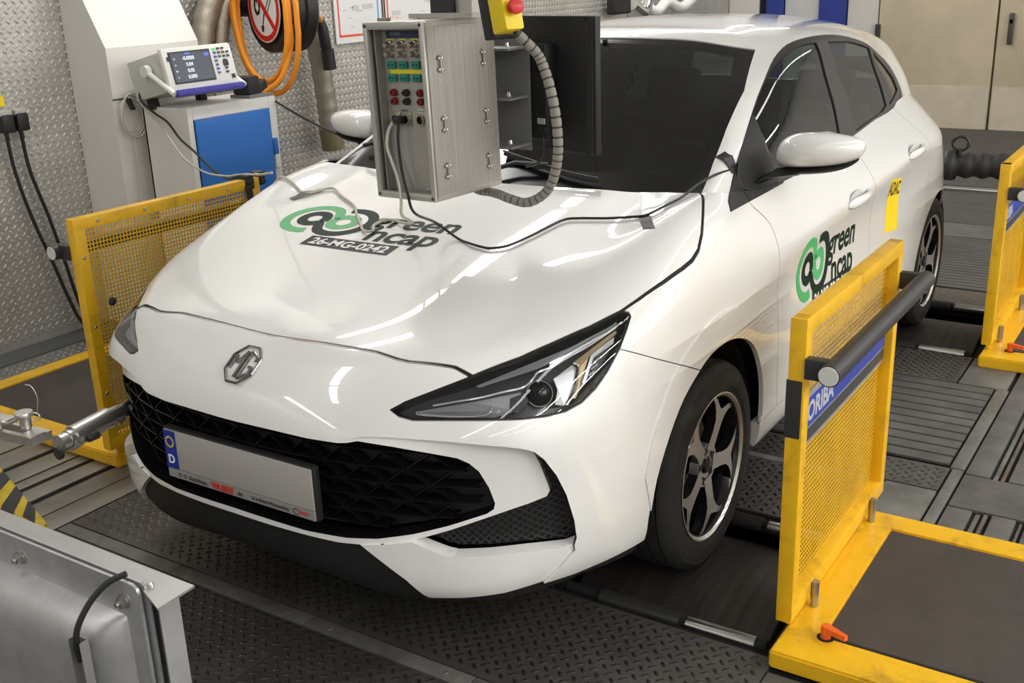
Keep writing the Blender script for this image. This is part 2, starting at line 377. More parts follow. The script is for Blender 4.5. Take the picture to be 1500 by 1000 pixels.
# walls
WPL = mat('wall_panel_grey',(.50,.49,.46),.5,.2,noise=.1,nscale=2)
def wall(name, c, d, m): return tag(MB().box(c,d).build(name,m),kind='structure')
WL = wall('wall_left',(-2.95,.85,1.7),(.1,18.5,3.4),STEELW)
P_ = [(y,z,a) for y,z,a in lattice(-.5,9.5,.03,2.0,.044)]
q = link('tread_pattern',dents(P_,L=.032,W=.012,H=.005),STEELW,WL,(-2.8995,0,0)); q.rotation_euler = (PI/2,0,PI/2); q['kind'] = 'stuff'
for y in (2.52,5.2,7.6): MB().box((-2.898,y,1.7),(.004,.006,3.4)).build('wall_seam',PITM,WL)
WB = wall('wall_back',(2.55,10.2,1.7),(11.1,.2,3.4),WPL)
BEI = mat('door_beige',(.70,.60,.44),.42,.35,noise=.18,nscale=1.6); BLU = mat('column_blue',(.025,.045,.26),.45); WPN = mat('panel_white',(.62,.60,.56),.5)
for x0,x1,m,nm in ((-2.9,-2.54,WPN,'wall_panel'),(-2.54,-2.46,PITM,'wall_gap'),(-2.46,-2.26,BLU,'blue_column'),(-2.26,-1.88,mat('panel_grey',(.55,.55,.55),.5),'wall_panel'),(-1.88,-1.58,BLU,'blue_column'),(-1.58,-1.25,WPN,'wall_panel')):
    MB().box(((x0+x1)/2,10.08,1.7),(x1-x0-.01,.06 if 'col' not in nm else .14,3.4),bev=.008).build(nm,m,WB,sm=30)
DR = tag(bpy.data.objects.new('door_1',None),kind='structure'); COL.objects.link(DR)
for x0,x1 in ((-1.24,-.105),(-.085,1.05)):
    lf = MB().box(((x0+x1)/2,10.06,1.25),(x1-x0,.06,2.5),bev=.006).build('door_leaf',BEI,DR,sm=30)
    MB().box(((x0+x1)/2,10.027,.21),(x1-x0-.02,.006,.42)).build('kick_plate',mat('kick_plate_beige',(.76,.68,.54),.38,.45,noise=.15,nscale=3),lf)
hd = MB(); hd.box((.035,10.0,.98),(.05,.03,.30),bev=.012).cyl((.035,10.03,1.05),(.035,9.985,1.05),.02,12); hd.build('door_handle',mat('handle_dark',(.09,.085,.08),.4,.4),DR,sm=30)
for z in (.95,2.2): MB().box((-1.245,10.02,z),(.05,.03,.16),bev=.008).build('hinge',SLV,DR)
WPB = mat('wall_light',(.84,.83,.80),.6); wall('wall_right',(8.05,.85,1.7),(.1,18.5,3.4),WPB); wall('wall_front',(2.55,-8.5,1.7),(11.1,.2,3.4),WPB)
wall('ceiling',(2.55,.85,3.45),(11.1,18.7,.1),mat('ceiling_grey',(.78,.78,.76),.8))
# ceiling strip lamps
LB = mat('lamp_body',(.7,.7,.7),.5)
# ------------------------------------------------------------------ panels: outlines cut into the smooth surfaces
def vnormals(P, Q):
    a,b,c,d = (P[Q[:,i]] for i in range(4)); fn = np.cross(c-a, d-b); N = np.zeros_like(P)
    for i in range(4): np.add.at(N, Q[:,i], fn)
    N[np.abs(P[:,0])<1e-6,0] = 0
    return N/np.maximum(np.linalg.norm(N,axis=1,keepdims=True),1e-12)
class Frame:
    def __init__(s, d):
        s.d = np.array(d,float)/np.linalg.norm(d); u = np.array([0,0,1.]) if abs(s.d[2])<.9 else np.array([0,1.,0])
        s.a = np.cross(u,s.d); s.a /= np.linalg.norm(s.a); s.b = np.cross(s.d,s.a)
    def __call__(s, P): P = np.asarray(P,float); return np.stack([P@s.a, P@s.b],-1)
class Surf:
    def __init__(s, P, Q):
        s.P = P.copy(); s.N = vnormals(P,Q); s.T = np.concatenate([Q[:,[0,1,2]],Q[:,[0,2,3]]]); s.fix()
    def fix(s):
        fn = np.cross(s.P[s.T[:,1]]-s.P[s.T[:,0]], s.P[s.T[:,2]]-s.P[s.T[:,0]]); s.fn = fn/np.maximum(np.linalg.norm(fn,axis=1,keepdims=True),1e-15)
        s.C = s.P[s.T].mean(1)
    def cut(s, polys, d, keep=None, eps=.02):
        """cut poly-lines (lists of 3-D points, closed=last==first) into the mesh, seen along -d"""
        fr = Frame(d); segs = []
        for L in polys:
            q = fr(L); segs += [(q[i],q[i+1]) for i in range(len(q)-1)]
        A = np.array([x[0] for x in segs]); B = np.array([x[1] for x in segs])
        lo = np.minimum(A,B)-1e-4; hi = np.maximum(A,B)+1e-4
        cand = np.where((s.fn@fr.d>eps) & (keep(s.C) if keep else True))[0]
        t2 = fr(s.P[s.T[cand]]); tl = t2.min(1); th = t2.max(1)
        hit = np.zeros(len(cand),bool)
        for i in range(len(A)): hit |= ((tl<=hi[i])&(th>=lo[i])).all(1)
        sel = cand[hit]
        if not len(sel): return
        uv = np.unique(s.T[sel]); mp = {int(v):i for i,v in enumerate(uv)}
        v2 = [Vector(p) for p in fr(s.P[uv])]; nb = len(v2); edges = []
        for L in polys:
            q = fr(L); k = len(v2); v2 += [Vector(p) for p in q]; edges += [(k+i,k+i+1) for i in range(len(q)-1)]
        faces = [[mp[int(v)] for v in t] for t in s.T[sel]]
        ov,oe,of,iv,ie,jf = delaunay_2d_cdt(v2, edges, faces, 1, 1e-7)
        # new vertices
        ids = [-1]*len(ov)
        for i,src in enumerate(iv):
            for k in src:
                if k < nb: ids[i] = int(uv[k]); break
        newP = []; newN = []; base = len(s.P); newT = []
        for f,src in zip(of,jf):
            if not src: continue
            t = s.T[sel[src[0]]]; tri2 = fr(s.P[t]); d0 = tri2[1]-tri2[0]; d1 = tri2[2]-tri2[0]; den = d0[0]*d1[1]-d0[1]*d1[0]
            for v in f:
                if ids[v] < 0:
                    p = np.array(ov[v])-tri2[0]; b1 = (p[0]*d1[1]-p[1]*d1[0])/den; b2 = (d0[0]*p[1]-d0[1]*p[0])/den; bc = np.array([1-b1-b2,b1,b2])
                    n = bc@s.N[t]; newP.append(bc@s.P[t]); newN.append(n/np.linalg.norm(n)); ids[v] = base+len(newP)-1
            for k in range(1,len(f)-1): newT.append((ids[f[0]],ids[f[k]],ids[f[k+1]]))
        s.P = np.concatenate([s.P,np.array(newP).reshape(-1,3)]); s.N = np.concatenate([s.N,np.array(newN).reshape(-1,3)])
        m = np.ones(len(s.T),bool); m[sel] = False
        s.T = np.concatenate([s.T[m],np.array(newT)]); s.fix()
        fl = (s.fn*s.N[s.T].mean(1)).sum(1)<0; s.T[fl] = s.T[fl][:,::-1]; s.fix()
        ar = np.linalg.norm(np.cross(s.P[s.T[:,1]]-s.P[s.T[:,0]], s.P[s.T[:,2]]-s.P[s.T[:,0]]),axis=1); s.T = s.T[ar>1e-10]; s.fix()
    def inside(s, poly, d, keep=None, eps=.0):
        fr = Frame(d); q = fr(poly); c = fr(s.C); x,y = c[:,0],c[:,1]; r = np.zeros(len(c),bool)
        for i in range(len(q)):
            (x1,y1),(x2,y2) = q[i-1],q[i]; k = (y1>y)!=(y2>y)
            with np.errstate(divide='ignore',invalid='ignore'): r ^= k & (x < (x2-x1)*(y-y1)/(y2-y1)+x1)
        r &= s.fn@fr.d>eps
        if keep: r &= keep(s.C)
        return r
def band(L, d, w):
    """closed strip polygon of half width w around a poly-line, in the plane across d"""
    fr = Frame(d); P = np.array(L,float); q = fr(P); n = len(q); closed = np.allclose(P[0],P[-1]); nn = []
    for i in range(n):
        a = q[(i-1) if i>0 else (n-2 if closed else 0)]; b = q[(i+1) if i<n-1 else (1 if closed else n-1)]
        t = b-a; t /= np.linalg.norm(t); nn.append((-t[1],t[0]))
    nn = np.array(nn); off = nn[:,:1]*fr.a+nn[:,1:]*fr.b
    return P+off*w, P-off*w
def panel(s, mask, name, m, parent, both=None, off=None, lip=.008, lipdir=None, mirror=True, lipmat=None):
    """object(s) from the masked triangles with a folded-in edge; both=True joins left and right over the centre line"""
    T = s.T[mask]; u,inv = np.unique(T, return_inverse=True); T = inv.reshape(-1,3); P0 = s.P[u]; N = s.N[u]
    P = P0 + (off(P0,N) if off else 0)
    if off:   # normals after the shift
        fn = np.cross(P[T[:,1]]-P[T[:,0]],P[T[:,2]]-P[T[:,0]]); n2 = np.zeros_like(P)
        for i in range(3): np.add.at(n2,T[:,i],fn)
        n2[np.abs(P[:,0])<1e-6,0]=0; N2 = n2/np.maximum(np.linalg.norm(n2,axis=1,keepdims=True),1e-12)
    else: N2 = N
    E = {}
    for t in T.tolist():
        for i in range(3):
            a,b = t[i],t[(i+1)%3]; E[(a,b)] = 1
    bd = [(a,b) for a,b in E if (b,a) not in E and not (abs(P0[a,0])<1e-5 and abs(P0[b,0])<1e-5)]
    V = P.tolist(); F = T.tolist(); NN = N2.tolist()
    nF = len(F); dark = []
    if lip:
        for a,b in bd:
            q = []
            e = P[b]-P[a]; ld = lipdir(P[a]) if lipdir else -N[a]*lip
            n = np.cross(e, N[a]); n = n/max(np.linalg.norm(n),1e-12)
            for v in (a,b):
                V.append(P[v].tolist()); NN.append(n.tolist()); q.append(len(V)-1)
            for v in (b,a):
                ld = lipdir(P[v]) if lipdir else -N[v]*lip
                V.append((P[v]+ld).tolist()); NN.append(n.tolist()); q.append(len(V)-1)
            F.append((q[1],q[0],q[3],q[2])); dark.append(1 if lipmat and lipmat[1]((P0[a]+P0[b])/2) else 0)
    def mk(V,F,NN,nm):
        me = bpy.data.meshes.new(nm); me.from_pydata(V,[],F); smooth(me)
        me.normals_split_custom_set_from_vertices(NN); o = link(nm, me, [m,lipmat[0]] if lipmat else m, parent)
        if lipmat: me.polygons.foreach_set('material_index', ([0]*nF+dark)*(len(F)//(nF+len(dark))))
        return o
    Vm = [(-x,y,z) for x,y,z in V]; Fm = [tuple(reversed(f)) for f in F]; Nm = [(-x,y,z) for x,y,z in NN]
    if both:
        n = len(V); return [mk(V+Vm, [tuple(f) for f in F]+[tuple(i+n for i in f) for f in Fm], NN+Nm, name)]
    r = [mk(V,F,NN,name)]
    if mirror: r.append(mk(Vm,Fm,Nm,name))
    return r
# ------------------------------------------------------------------ the car
car = thing('car', 'white five-door hatchback with black grille and test stickers standing on the rollers', 'car')
PAINT = mat('white_paint', (.80,.80,.79), .28, coat=1.0)
GLOSSB = mat('gloss_black', (.005,.005,.0055), .16, spec=.4)
SATINB = mat('satin_black', (.018,.018,.019), .45)
MATTB = mat('matt_black_plastic', (.012,.012,.0125), .6, bump=.05, bscale=900)
CHROME = mat('chrome', (.82,.82,.83), .08, 1.0)
def pane_mat(name, tint, refl=1.0, ior=1.5):
    m = bpy.data.materials.new(name); m.use_nodes = True; nt = m.node_tree; nt.nodes.clear()
    out = nt.nodes.new('ShaderNodeOutputMaterial'); mx = nt.nodes.new('ShaderNodeMixShader'); tr = nt.nodes.new('ShaderNodeBsdfTransparent'); gl = nt.nodes.new('ShaderNodeBsdfGlossy'); fr = nt.nodes.new('ShaderNodeFresnel')
    tr.inputs[0].default_value = (*tint,1); gl.inputs['Roughness'].default_value = .01; gl.inputs['Color'].default_value = (refl,refl,refl,1); fr.inputs['IOR'].default_value = ior
    nt.links.new(fr.outputs[0], mx.inputs[0]); nt.links.new(tr.outputs[0], mx.inputs[1]); nt.links.new(gl.outputs[0], mx.inputs[2]); nt.links.new(mx.outputs[0], out.inputs['Surface'])
    MATS[name] = m; return m
GLASS = pane_mat('car_glass', (.40,.46,.43)); LENS = pane_mat('headlight_lens', (.86,.88,.90))
HEAD = [(.4411,-.0551,.7427),(.4653,-.0525,.7316),(.498,-.0428,.7251),(.5785,-.0064,.7278),(.6657,.0412,.7284),(.7102,.0802,.725),(.7482,.1308,.721),(.7726,.1755,.7216),(.7895,.2186,.7306),(.8014,.2642,.7516),(.8092,.3099,.7812),(.8129,.3644,.8214),(.8081,.4098,.8554),(.8006,.4471,.8788),(.794,.4509,.8857),(.7799,.4413,.8917),(.745,.3431,.8743),(.702,.2515,.856),(.6578,.1686,.8361),(.5872,.0708,.8091),(.5236,.0076,.7832),(.4687,-.0336,.7595)]
HSIDE = [(.7799,.4413,.8917),(.7936,.5071,.9056),(.8105,.6118,.9243),(.8199,.7063,.9383),(.8225,.7604,.9477),(.8192,.8068,.9646),(.8066,.8563,.9956),(.7761,.9327,1.0397),(.7428,1.0079,1.0611),(.7287,1.0304,1.0646),(.71,1.06,1.063),(.67,1.088,1.057)]
HFRONT = [(.5872,.0708,.8091),(.5447,.0642,.8266),(.5086,.0507,.8315),(.4401,.0283,.8344),(.409,.0243,.8367),(.3758,.0245,.8403),(.3435,.0255,.8436),(.2438,.0180,.8429),(.1404,.0150,.8405),(-.02,.0148,.8365)]
GRILLE = [(-.05,-.1571,.6700),(.0319,-.1561,.6700),(.152,-.1493,.6690),(.2518,-.139,.665),(.3314,-.1241,.6644),(.3564,-.1176,.6672),(.3801,-.1096,.6731),(.465,-.0851,.6644),(.5394,-.0573,.6501),(.5977,-.0315,.6351),(.6218,-.02,.621),(.6412,-.0102,.5992),(.6594,-.0001,.5565),(.669,.0069,.5151),(.6663,.0051,.5001),(.653,-.0042,.4897),(.5763,-.0484,.4653),(.5026,-.0826,.4464),(.4192,-.1139,.4298),(.3437,-.1343,.4240),(.2344,-.1538,.4230),(.1822,-.1599,.4262),(.0214,-.1679,.4315),(-.05,-.168,.432)]
FRTOP = [(.3314,-.1241,.6675),(.35,-.118,.6750),(.40,-.098,.6850),(.4477,-.0827,.687),(.5769,-.0291,.6837),(.6926,.0394,.6693),(.725,.0715,.6579)]
FRTIP = [(.7319,.0764,.6387),(.7449,.0877,.5991),(.7581,.1024,.5354),(.7594,.1044,.5246),(.7547,.0978,.5114),(.7259,.061,.5014),(.6564,-.0015,.4805),(.5756,-.0485,.4527),(.5016,-.083,.4306),(.4421,-.1063,.4192),(.3781,-.126,.4106),(.3162,-.1402,.4083),(.2331,-.1539,.4108),(.1291,-.1641,.414),(-.05,-.1679,.4169)]
CURT = [(.725,.0715,.6579),(.7403,.089,.6474),(.7555,.1064,.624),(.7732,.1282,.5787),(.7863,.149,.5216),(.7938,.1708,.4457),(.7926,.1827,.3917),(.7874,.1796,.3729),(.7745,.1544,.371),(.7199,.064,.3888),(.6519,-.0015,.3933),(.5888,-.0406,.3938),(.5682,-.0514,.3998),(.5311,-.0696,.4165),(.5016,-.083,.4306)]
BLADE = [(.7874,.1796,.3729),(.7863,.1859,.3558),(.7589,.1593,.3125),(.7245,.1406,.272),(.6694,.0485,.272),(.5967,-.0134,.2725),(.5171,-.0496,.2688),(.5086,-.0616,.2802),(.4796,-.0886,.3262),(.3781,-.126,.4106)]
LOWER = [(.7245,.1406,.272),(.765,.22,.268),(.80,.32,.268),(.845,.47,.272),(.87,.60,.272)]
SEAMB = [(.8129,.3643,.8213),(.8547,.4764,.7679),(.8802,.688,.6716),(.89,.75,.64)]
ARCH = spline([(.8449,.448,.20),(.8505,.440,.30),(.8605,.4363,.3558),(.8699,.4524,.4549),(.8768,.5115,.5549),(.8794,.5883,.628),(.8802,.688,.6740),(.8799,.7594,.6938),(.8801,.8361,.6985),(.8803,.9064,.6921),(.8796,.9801,.6726),(.8786,1.0543,.6382),(.8788,1.1076,.5909),(.8778,1.1592,.5074),(.8754,1.1843,.4323),(.8705,1.1940,.3259),(.8518,1.20,.20)], 3)
ARCH2 = [(.87,3.438+.385*math.cos(a),.275+.375*math.sin(a)) for a in np.linspace(-.25,PI+.25,40)]
FLARE = spline([(.8643,.3999,.4761),(.8694,.4342,.5756),(.8726,.520,.6756),(.8728,.5953,.7241),(.8711,.6651,.7537),(.8716,.7601,.7768),(.8721,.8558,.7842),(.8743,.9592,.7716),(.875,1.0538,.7322),(.8728,1.1409,.670),(.8731,1.20,.600),(.8757,1.235,.51),(.8757,1.25,.40)], 3)
FLARE_P = list(map(tuple,FLARE))+[(.87,1.19,.35),(.87,1.0,.35),(.86,.44,.36)]
DOORF = spline([(.80,1.19,1.06),(.803,1.2052,1.0197),(.8113,1.2153,1.0031),(.828,1.2588,.9681),(.8415,1.286,.9386),(.8463,1.290,.9143),(.8714,1.292,.8473),(.8722,1.2981,.7908),(.8667,1.3095,.7156),(.87,1.315,.636),(.87,1.318,.50),(.87,1.325,.38),(.87,1.34,.33)], 3)
DOORM = spline([(.79,2.27,1.06),(.80,2.28,1.02),(.87,2.30,.90),(.87,2.32,.75),(.87,2.33,.60),(.87,2.335,.42),(.87,2.33,.33)], 3)
DOORR = spline([(.75,3.02,1.12),(.76,3.03,1.06),(.80,3.09,1.0),(.87,3.16,.92),(.87,3.19,.82),(.87,3.15,.70),(.87,3.04,.56),(.87,2.98,.42),(.87,2.95,.33)], 3)
SILL = [(.87,1.18,.325),(.87,1.34,.33),(.87,1.8,.33),(.87,2.33,.33),(.87,2.95,.33),(.87,3.08,.33)]
D_F = (.42,-.85,.32); D_H = (.22,-.25,.94); D_S = (1,0,.05)
B = Surf(BP,BQ); near = lambda C: C[:,1] < 1.3
fwd = lambda C: C[:,1] < .75
cl = lambda L: L+[L[0]]
def bands(*a): return [cl(list(map(tuple,a[0]))+list(map(tuple,a[1][::-1])))]
def gap(L, d, w): a,b = band(L,d,w); return [tuple(p) for p in a]+[tuple(p) for p in b[::-1]]
FRAME = FRTOP+FRTIP+[(-.05,-.1671,.55)]+[(-.05,-.1561,.68),(.0319,-.1561,.6702),(.152,-.1493,.6692),(.2518,-.139,.6652)]
SPLIT = [(-.05,-.1679,.4169),(.1291,-.1641,.414),(.2331,-.1539,.4108),(.3162,-.1402,.4083),(.3781,-.126,.4106)]+BLADE[::-1][1:7]+LOWER+[(.9,.7,.1),(-.05,.0,.1)]
hb1 = band([(p[0],p[1],p[2]) for p in HEAD]+[HEAD[0]], D_F, .0028)
GAPS_F = [gap(HFRONT, D_H, .0052), gap([(.5872,.0708,.8091)]+HEAD[18:14:-1]+HSIDE, D_H, .0042)]
GAPS_S = [gap(SEAMB, D_S, .0014), gap(DOORF, D_S, .002), gap(DOORM, D_S, .002), gap(DOORR, D_S, .002), gap(SILL, D_S, .002)]
B.cut([cl(HEAD), cl(GRILLE), cl(FRAME), cl(CURT), BLADE+[(.37,-.13,.412)], cl(SPLIT)], D_F, fwd)
B.cut([cl(list(map(tuple,hb1[0]))), cl(list(map(tuple,hb1[1])))], D_F, fwd)
B.cut([cl(g) for g in GAPS_F]+[[(-.02,1.085,1.03),(.2,1.086,1.04),(.42,1.09,1.045),(.60,1.092,1.053),(.67,1.088,1.057)]], D_H, near)
B.cut([cl(g) for g in GAPS_S], D_S)
D_SF0 = (.8,-.25,.55); SF0 = [(.8038,1.062,1.015),(.79,1.082,1.042),(.77,1.125,1.062),(.74,1.20,1.075),(.70,1.26,1.09),(.70,1.6,1.06),(.795,1.52,1.018),(.801,1.35,1.018),(.8035,1.1956,1.0175)]
B.cut([cl(SF0)], D_SF0, lambda C:(C[:,0]>.5)&(C[:,1]>.9)&(C[:,1]<1.8))
B.cut([list(map(tuple,ARCH)), list(map(tuple,ARCH2)), cl(FLARE_P)], D_S)
I = B.inside
m_head = I(HEAD,D_F,fwd); m_hgap = (I([tuple(p) for p in hb1[0]],D_F,fwd) | I([tuple(p) for p in hb1[1]],D_F,fwd)) & ~(I([tuple(p) for p in hb1[0]],D_F,fwd) & I([tuple(p) for p in hb1[1]],D_F,fwd))
m_head &= ~m_hgap
arch_poly = list(map(tuple,ARCH)); m_arch = I(arch_poly,D_S,lambda C:(C[:,1]<1.6)&(C[:,0]>.55),-.9) | I(list(map(tuple,ARCH2))+[(.87,3.438,.0)],D_S,lambda C:(C[:,1]>2.5)&(C[:,0]>.55),-.9)
m_arch |= (B.C[:,2]<.28)&(B.C[:,1]>.47)&(B.C[:,1]<1.17)&(B.C[:,0]>.5)
m_gap = m_hgap.copy()
for g in GAPS_F: m_gap |= I(g,D_H,near)
for g in GAPS_S: m_gap |= I(g,D_S,lambda C: C[:,0]>.6)
m_gr = I(GRILLE,D_F,fwd); m_cu = I(CURT,D_F,fwd)&~m_gr&~I(FRAME,D_F,fwd)
m_fr = I(FRAME,D_F,fwd)&~m_gr
m_sp = I(SPLIT,D_F,fwd,-.9)&~m_fr&~m_gr&~m_cu
m_sp |= (B.C[:,2]<.262)&(B.C[:,1]<.42)
m_arch |= (B.C[:,2]<.262)&(B.C[:,1]>=.42)&(B.C[:,1]<.52)
BL = BLADE+[(.45,-.105,.4180),(.5016,-.083,.4306)]+CURT[-2:6:-1]
m_sp &= ~m_arch
m_bl = I(BL,D_F,fwd)&~m_cu&~m_fr&~m_sp&~m_gr
hoodp = [(-.02,.0148,.8365)]+HFRONT[::-1][1:]+HEAD[18:14:-1]+HSIDE+[(.60,1.092,1.053),(.42,1.09,1.045),(.2,1.086,1.04),(-.02,1.085,1.03)]
m_ho = I(hoodp,D_H,near)&~m_gap&~m_head
cowl = (B.C[:,1]>1.0)&(B.C[:,1]<1.25)&(np.abs(B.C[:,0])<.70)&(B.C[:,2]>.9)&~m_ho&(B.fn[:,2]>.5)
m_sf = I(SF0,D_SF0,lambda C:(C[:,0]>.5)&(C[:,1]>.9)&(C[:,1]<1.8))&~m_gap
used = m_sf|m_head|m_arch|m_gap|m_gr|m_cu|m_fr|m_sp|m_bl|m_ho
def side_poly(a, b, lo=.33): return list(map(tuple,a))+list(map(tuple,b))[::-1]
top = 1.2
D1 = list(map(tuple,DOORF))+list(map(tuple,DOORM))[::-1]+[(.8,2.27,top),(.8,1.19,top)]
D2 = list(map(tuple,DOORM))+list(map(tuple,DOORR))[::-1]+[(.8,3.02,top),(.8,2.27,top)]
sd = lambda C: C[:,0]>.5
m_d1 = I(D1,D_S,sd)&~used; m_d2 = I(D2,D_S,sd)&~used
used |= m_d1|m_d2
m_sill = I(SILL+[(.87,3.08,.1),(.87,1.18,.1)],D_S,sd,-.9)&~used; used |= m_sill
bump = [(.0,-.3,.82)]+SEAMB+[(.89,.9,.60),(.89,.9,.1),(.0,-.3,.1)]
fc = B.C
# bumper: ahead of the fender seam, below the bonnet
m_fl = I(FLARE_P,D_S,lambda C:(C[:,1]<1.4)&(C[:,0]>.6))&~used; used |= m_fl
m_bu = I([(0,-.3,.9),(.5,-.3,.9)]+[(.8129,.3643,.8213)]+SEAMB[1:]+[(.89,.9,.0),(0,-.3,.0)],D_S,lambda C:C[:,1]<.85,-1.1)
m_bu = np.zeros(len(fc),bool)
sy = np.array([p[1] for p in SEAMB]); sz = np.array([p[2] for p in SEAMB])
m_bu = (fc[:,1]<.80)&(fc[:,2] < np.where(fc[:,1]<.3643, 2, np.interp(fc[:,1],sy,sz)))&~used&~m_ho
used |= m_bu
m_fe = (fc[:,1]<1.36)&~used&~cowl; used |= m_fe
m_q = ~used&~cowl&(fc[:,1]>1.3)
inw = lambda k: (lambda p: np.array([-.40*min(1,max(0,p[0])/.7)*k, k, 0]))
def ramp(a,b,x): t = np.clip((x-a)/(b-a),0,1); return t*t*(3-2*t)
def frame_off(P,N): k = .006+.034*ramp(.42,.74,P[:,0]); return np.stack([-.40*np.clip(P[:,0]/.7,0,1)*k, k, 0*k],1)*(ramp(.32,.46,P[:,0])[:,None]*.999+.001)
GD = np.array(spline(GRILLE,12)); by_grille = lambda p: np.linalg.norm(GD-p,axis=1).min()<.014
panel(B, m_gap, 'panel_gap_shade', mat('gap_shade_black',(.008,.008,.008),.8), car, off=lambda P,N: -N*.0035, lip=0)  # black strip just under the panel gaps stands in for their shade
hood = panel(B, m_ho, 'hood', PAINT, car, both=True, lip=.012)[0]
bumper = panel(B, m_bu, 'front_bumper', PAINT, car, both=True, lip=.02, lipdir=lambda p: inw(.055)(p) if (p[2]<.70 and p[1]<.22 and p[2]>.35) else np.array([-.008*np.sign(p[0]),.006,.002]), lipmat=(GLOSSB,by_grille))[0]
fr_ = panel(B, m_fr, 'grille_surround', PAINT, car, both=True, off=frame_off, lipdir=inw(.05), lipmat=(GLOSSB,by_grille))[0]
bl_ = panel(B, m_bl, 'lower_bumper_blade', PAINT, car, off=lambda P,N: -N*(.007*ramp(.55,.75,P[:,0]))[:,None], lipdir=inw(.04))
gr_ = panel(B, m_gr, 'grille_backing', SATINB, car, both=True, off=lambda P,N: np.array([inw(.075)(p) for p in P]), lip=0)[0]
cu_ = panel(B, m_cu, 'air_curtain_mesh', MATTB, car, off=lambda P,N: np.array([inw(.06)(p) for p in P]), lip=0)
sp_ = panel(B, m_sp, 'front_splitter', MATTB, car, both=True, off=lambda P,N: np.array([inw(.014)(p) for p in P]), lip=.02)[0]
panel(B, m_fe, 'front_fender', PAINT, car); panel(B, m_fl, 'wheel_arch_flare', PAINT, car, off=lambda P,N: N*.0045, lip=.014); panel(B, m_sf, 'mirror_sail_foot', MATTB, car, off=lambda P,N: N*.003, lip=.012)
D1o = panel(B, m_d1, 'front_door', PAINT, car); D2o = panel(B, m_d2, 'rear_door', PAINT, car)
panel(B, m_sill, 'door_sill', PAINT, car, lip=.03)
panel(B, m_q, 'rear_quarter_panel', PAINT, car, both=True)
BV = BVHTree.FromPolygons([Vector(p) for p in BP]+[Vector((-p[0],p[1],p[2])) for p in BP], [tuple(q) for q in BQ]+[tuple(i+len(BP) for i in q[::-1]) for q in BQ])
GV = BVHTree.FromPolygons([Vector(p) for p in GP]+[Vector((-p[0],p[1],p[2])) for p in GP], [tuple(q) for q in GQ]+[tuple(i+len(GP) for i in q[::-1]) for q in GQ])
def onto(bv, p, d):
    d = Vector(d).normalized(); h = bv.ray_cast(Vector(p)-d*1.0, d, 3.0)
    return (h[0],h[1]) if h[0] else (None,None)
# ---- greenhouse
G = Surf(GP,GQ)
WSN = [(-.03,1.838,1.4435),(.0,1.838,1.4435),(.1926,1.8419,1.4404),(.4182,1.8779,1.4186),(.5362,1.9119,1.3993),(.57,1.78,1.355),(.6189,1.6076,1.2915),(.6473,1.3947,1.196),(.6532,1.3629,1.1796),(.6744,1.2325,1.1163),(.6914,1.1495,1.0793),(.70,1.10,1.05),(.70,1.0,1.0),(-.03,1.0,1.0)]
WSI = [(-.03,1.80,1.43),(.0,1.80,1.43),(.1926,1.80,1.42),(.4,1.825,1.40),(.49,1.845,1.38),(.53,1.72,1.33),(.58,1.56,1.27),(.61,1.36,1.18),(.63,1.25,1.13),(.62,1.19,1.10),(.4,1.16,1.09),(-.03,1.15,1.085)]
DLOT = [(.7428,1.2085,1.0543),(.7313,1.2555,1.0853),(.7217,1.301,1.1113),(.7109,1.3609,1.142),(.6991,1.4214,1.1737),(.6617,1.6131,1.2726),(.6267,1.8151,1.3558),(.6121,1.9754,1.4043),(.6209,2.1027,1.4211),(.6289,2.3134,1.4216),(.6315,2.5566,1.4059),(.6383,2.8363,1.3634),(.6347,3.0296,1.3191),(.631,3.2408,1.2493),(.6751,3.3211,1.1674),(.7006,3.3572,1.1023),(.7141,3.30,1.0800)]
DLO = list(map(tuple,spline(DLOT,3)))+[(.7434,2.961,1.0668),(.7531,2.7399,1.0560),(.7688,2.4599,1.0390),(.7777,2.2647,1.030),(.7817,2.0,1.010),(.7817,1.504,1.000),(.77,1.2,.99)]
GL1 = list(map(tuple,spline([(.6799,1.5269,1.2271),(.6668,1.6622,1.2949),(.6531,1.7783,1.3449),(.6455,1.89,1.3774),(.6423,1.9951,1.395),(.6433,2.1127,1.4049),(.6484,2.2293,1.4016)],3)))+[(.69,2.215,1.27),(.7726,2.1871,1.073),(.7785,2.18,1.050),(.785,1.80,1.035),(.78,1.50,1.032)]
GL2 = [(.6493,2.3589,1.3964),(.6472,2.6539,1.3754),(.6479,2.7765,1.358),(.6431,2.9461,1.3292),(.7375,2.9313,1.0965),(.7455,2.8442,1.0807),(.7681,2.3967,1.0614)]
GL3 = [(.6419,3.0053,1.3134),(.6532,3.1574,1.2432),(.6785,3.2477,1.1805),(.7042,3.2698,1.1278),(.7359,2.9824,1.0916)]
SAIL = [(.7428,1.2085,1.0543),(.7217,1.301,1.1113),(.6991,1.4214,1.1737),(.6799,1.5269,1.2271),(.73,1.49,1.12),(.78,1.50,1.032),(.78,1.5,.98),(.76,1.1,.98)]
D_W = (0,-.6,.8); D_G = (1,-.1,.35); D_R = (0,.8,.6)
RGL = [(-.03,3.64,1.33),(.30,3.62,1.33),(.44,3.60,1.28),(.50,3.66,1.14),(.46,3.70,1.11),(-.03,3.77,1.11)]
gs = lambda C: C[:,0]>.5
fw_ = lambda C: C[:,1]<2.1
G.cut([cl(WSN),cl(WSI)], D_W, fw_); G.cut([cl(DLO),cl(GL1),cl(GL2),cl(GL3),cl(SAIL),[(.6348,2.3278,1.4157),(.7772,2.2836,1.0417)]], D_G, gs); G.cut([cl(RGL)], D_R, lambda C:C[:,1]>3.2)
J = G.inside
w_in = J(WSI,D_W,fw_); w_all = J(WSN,D_W,fw_)&~w_in
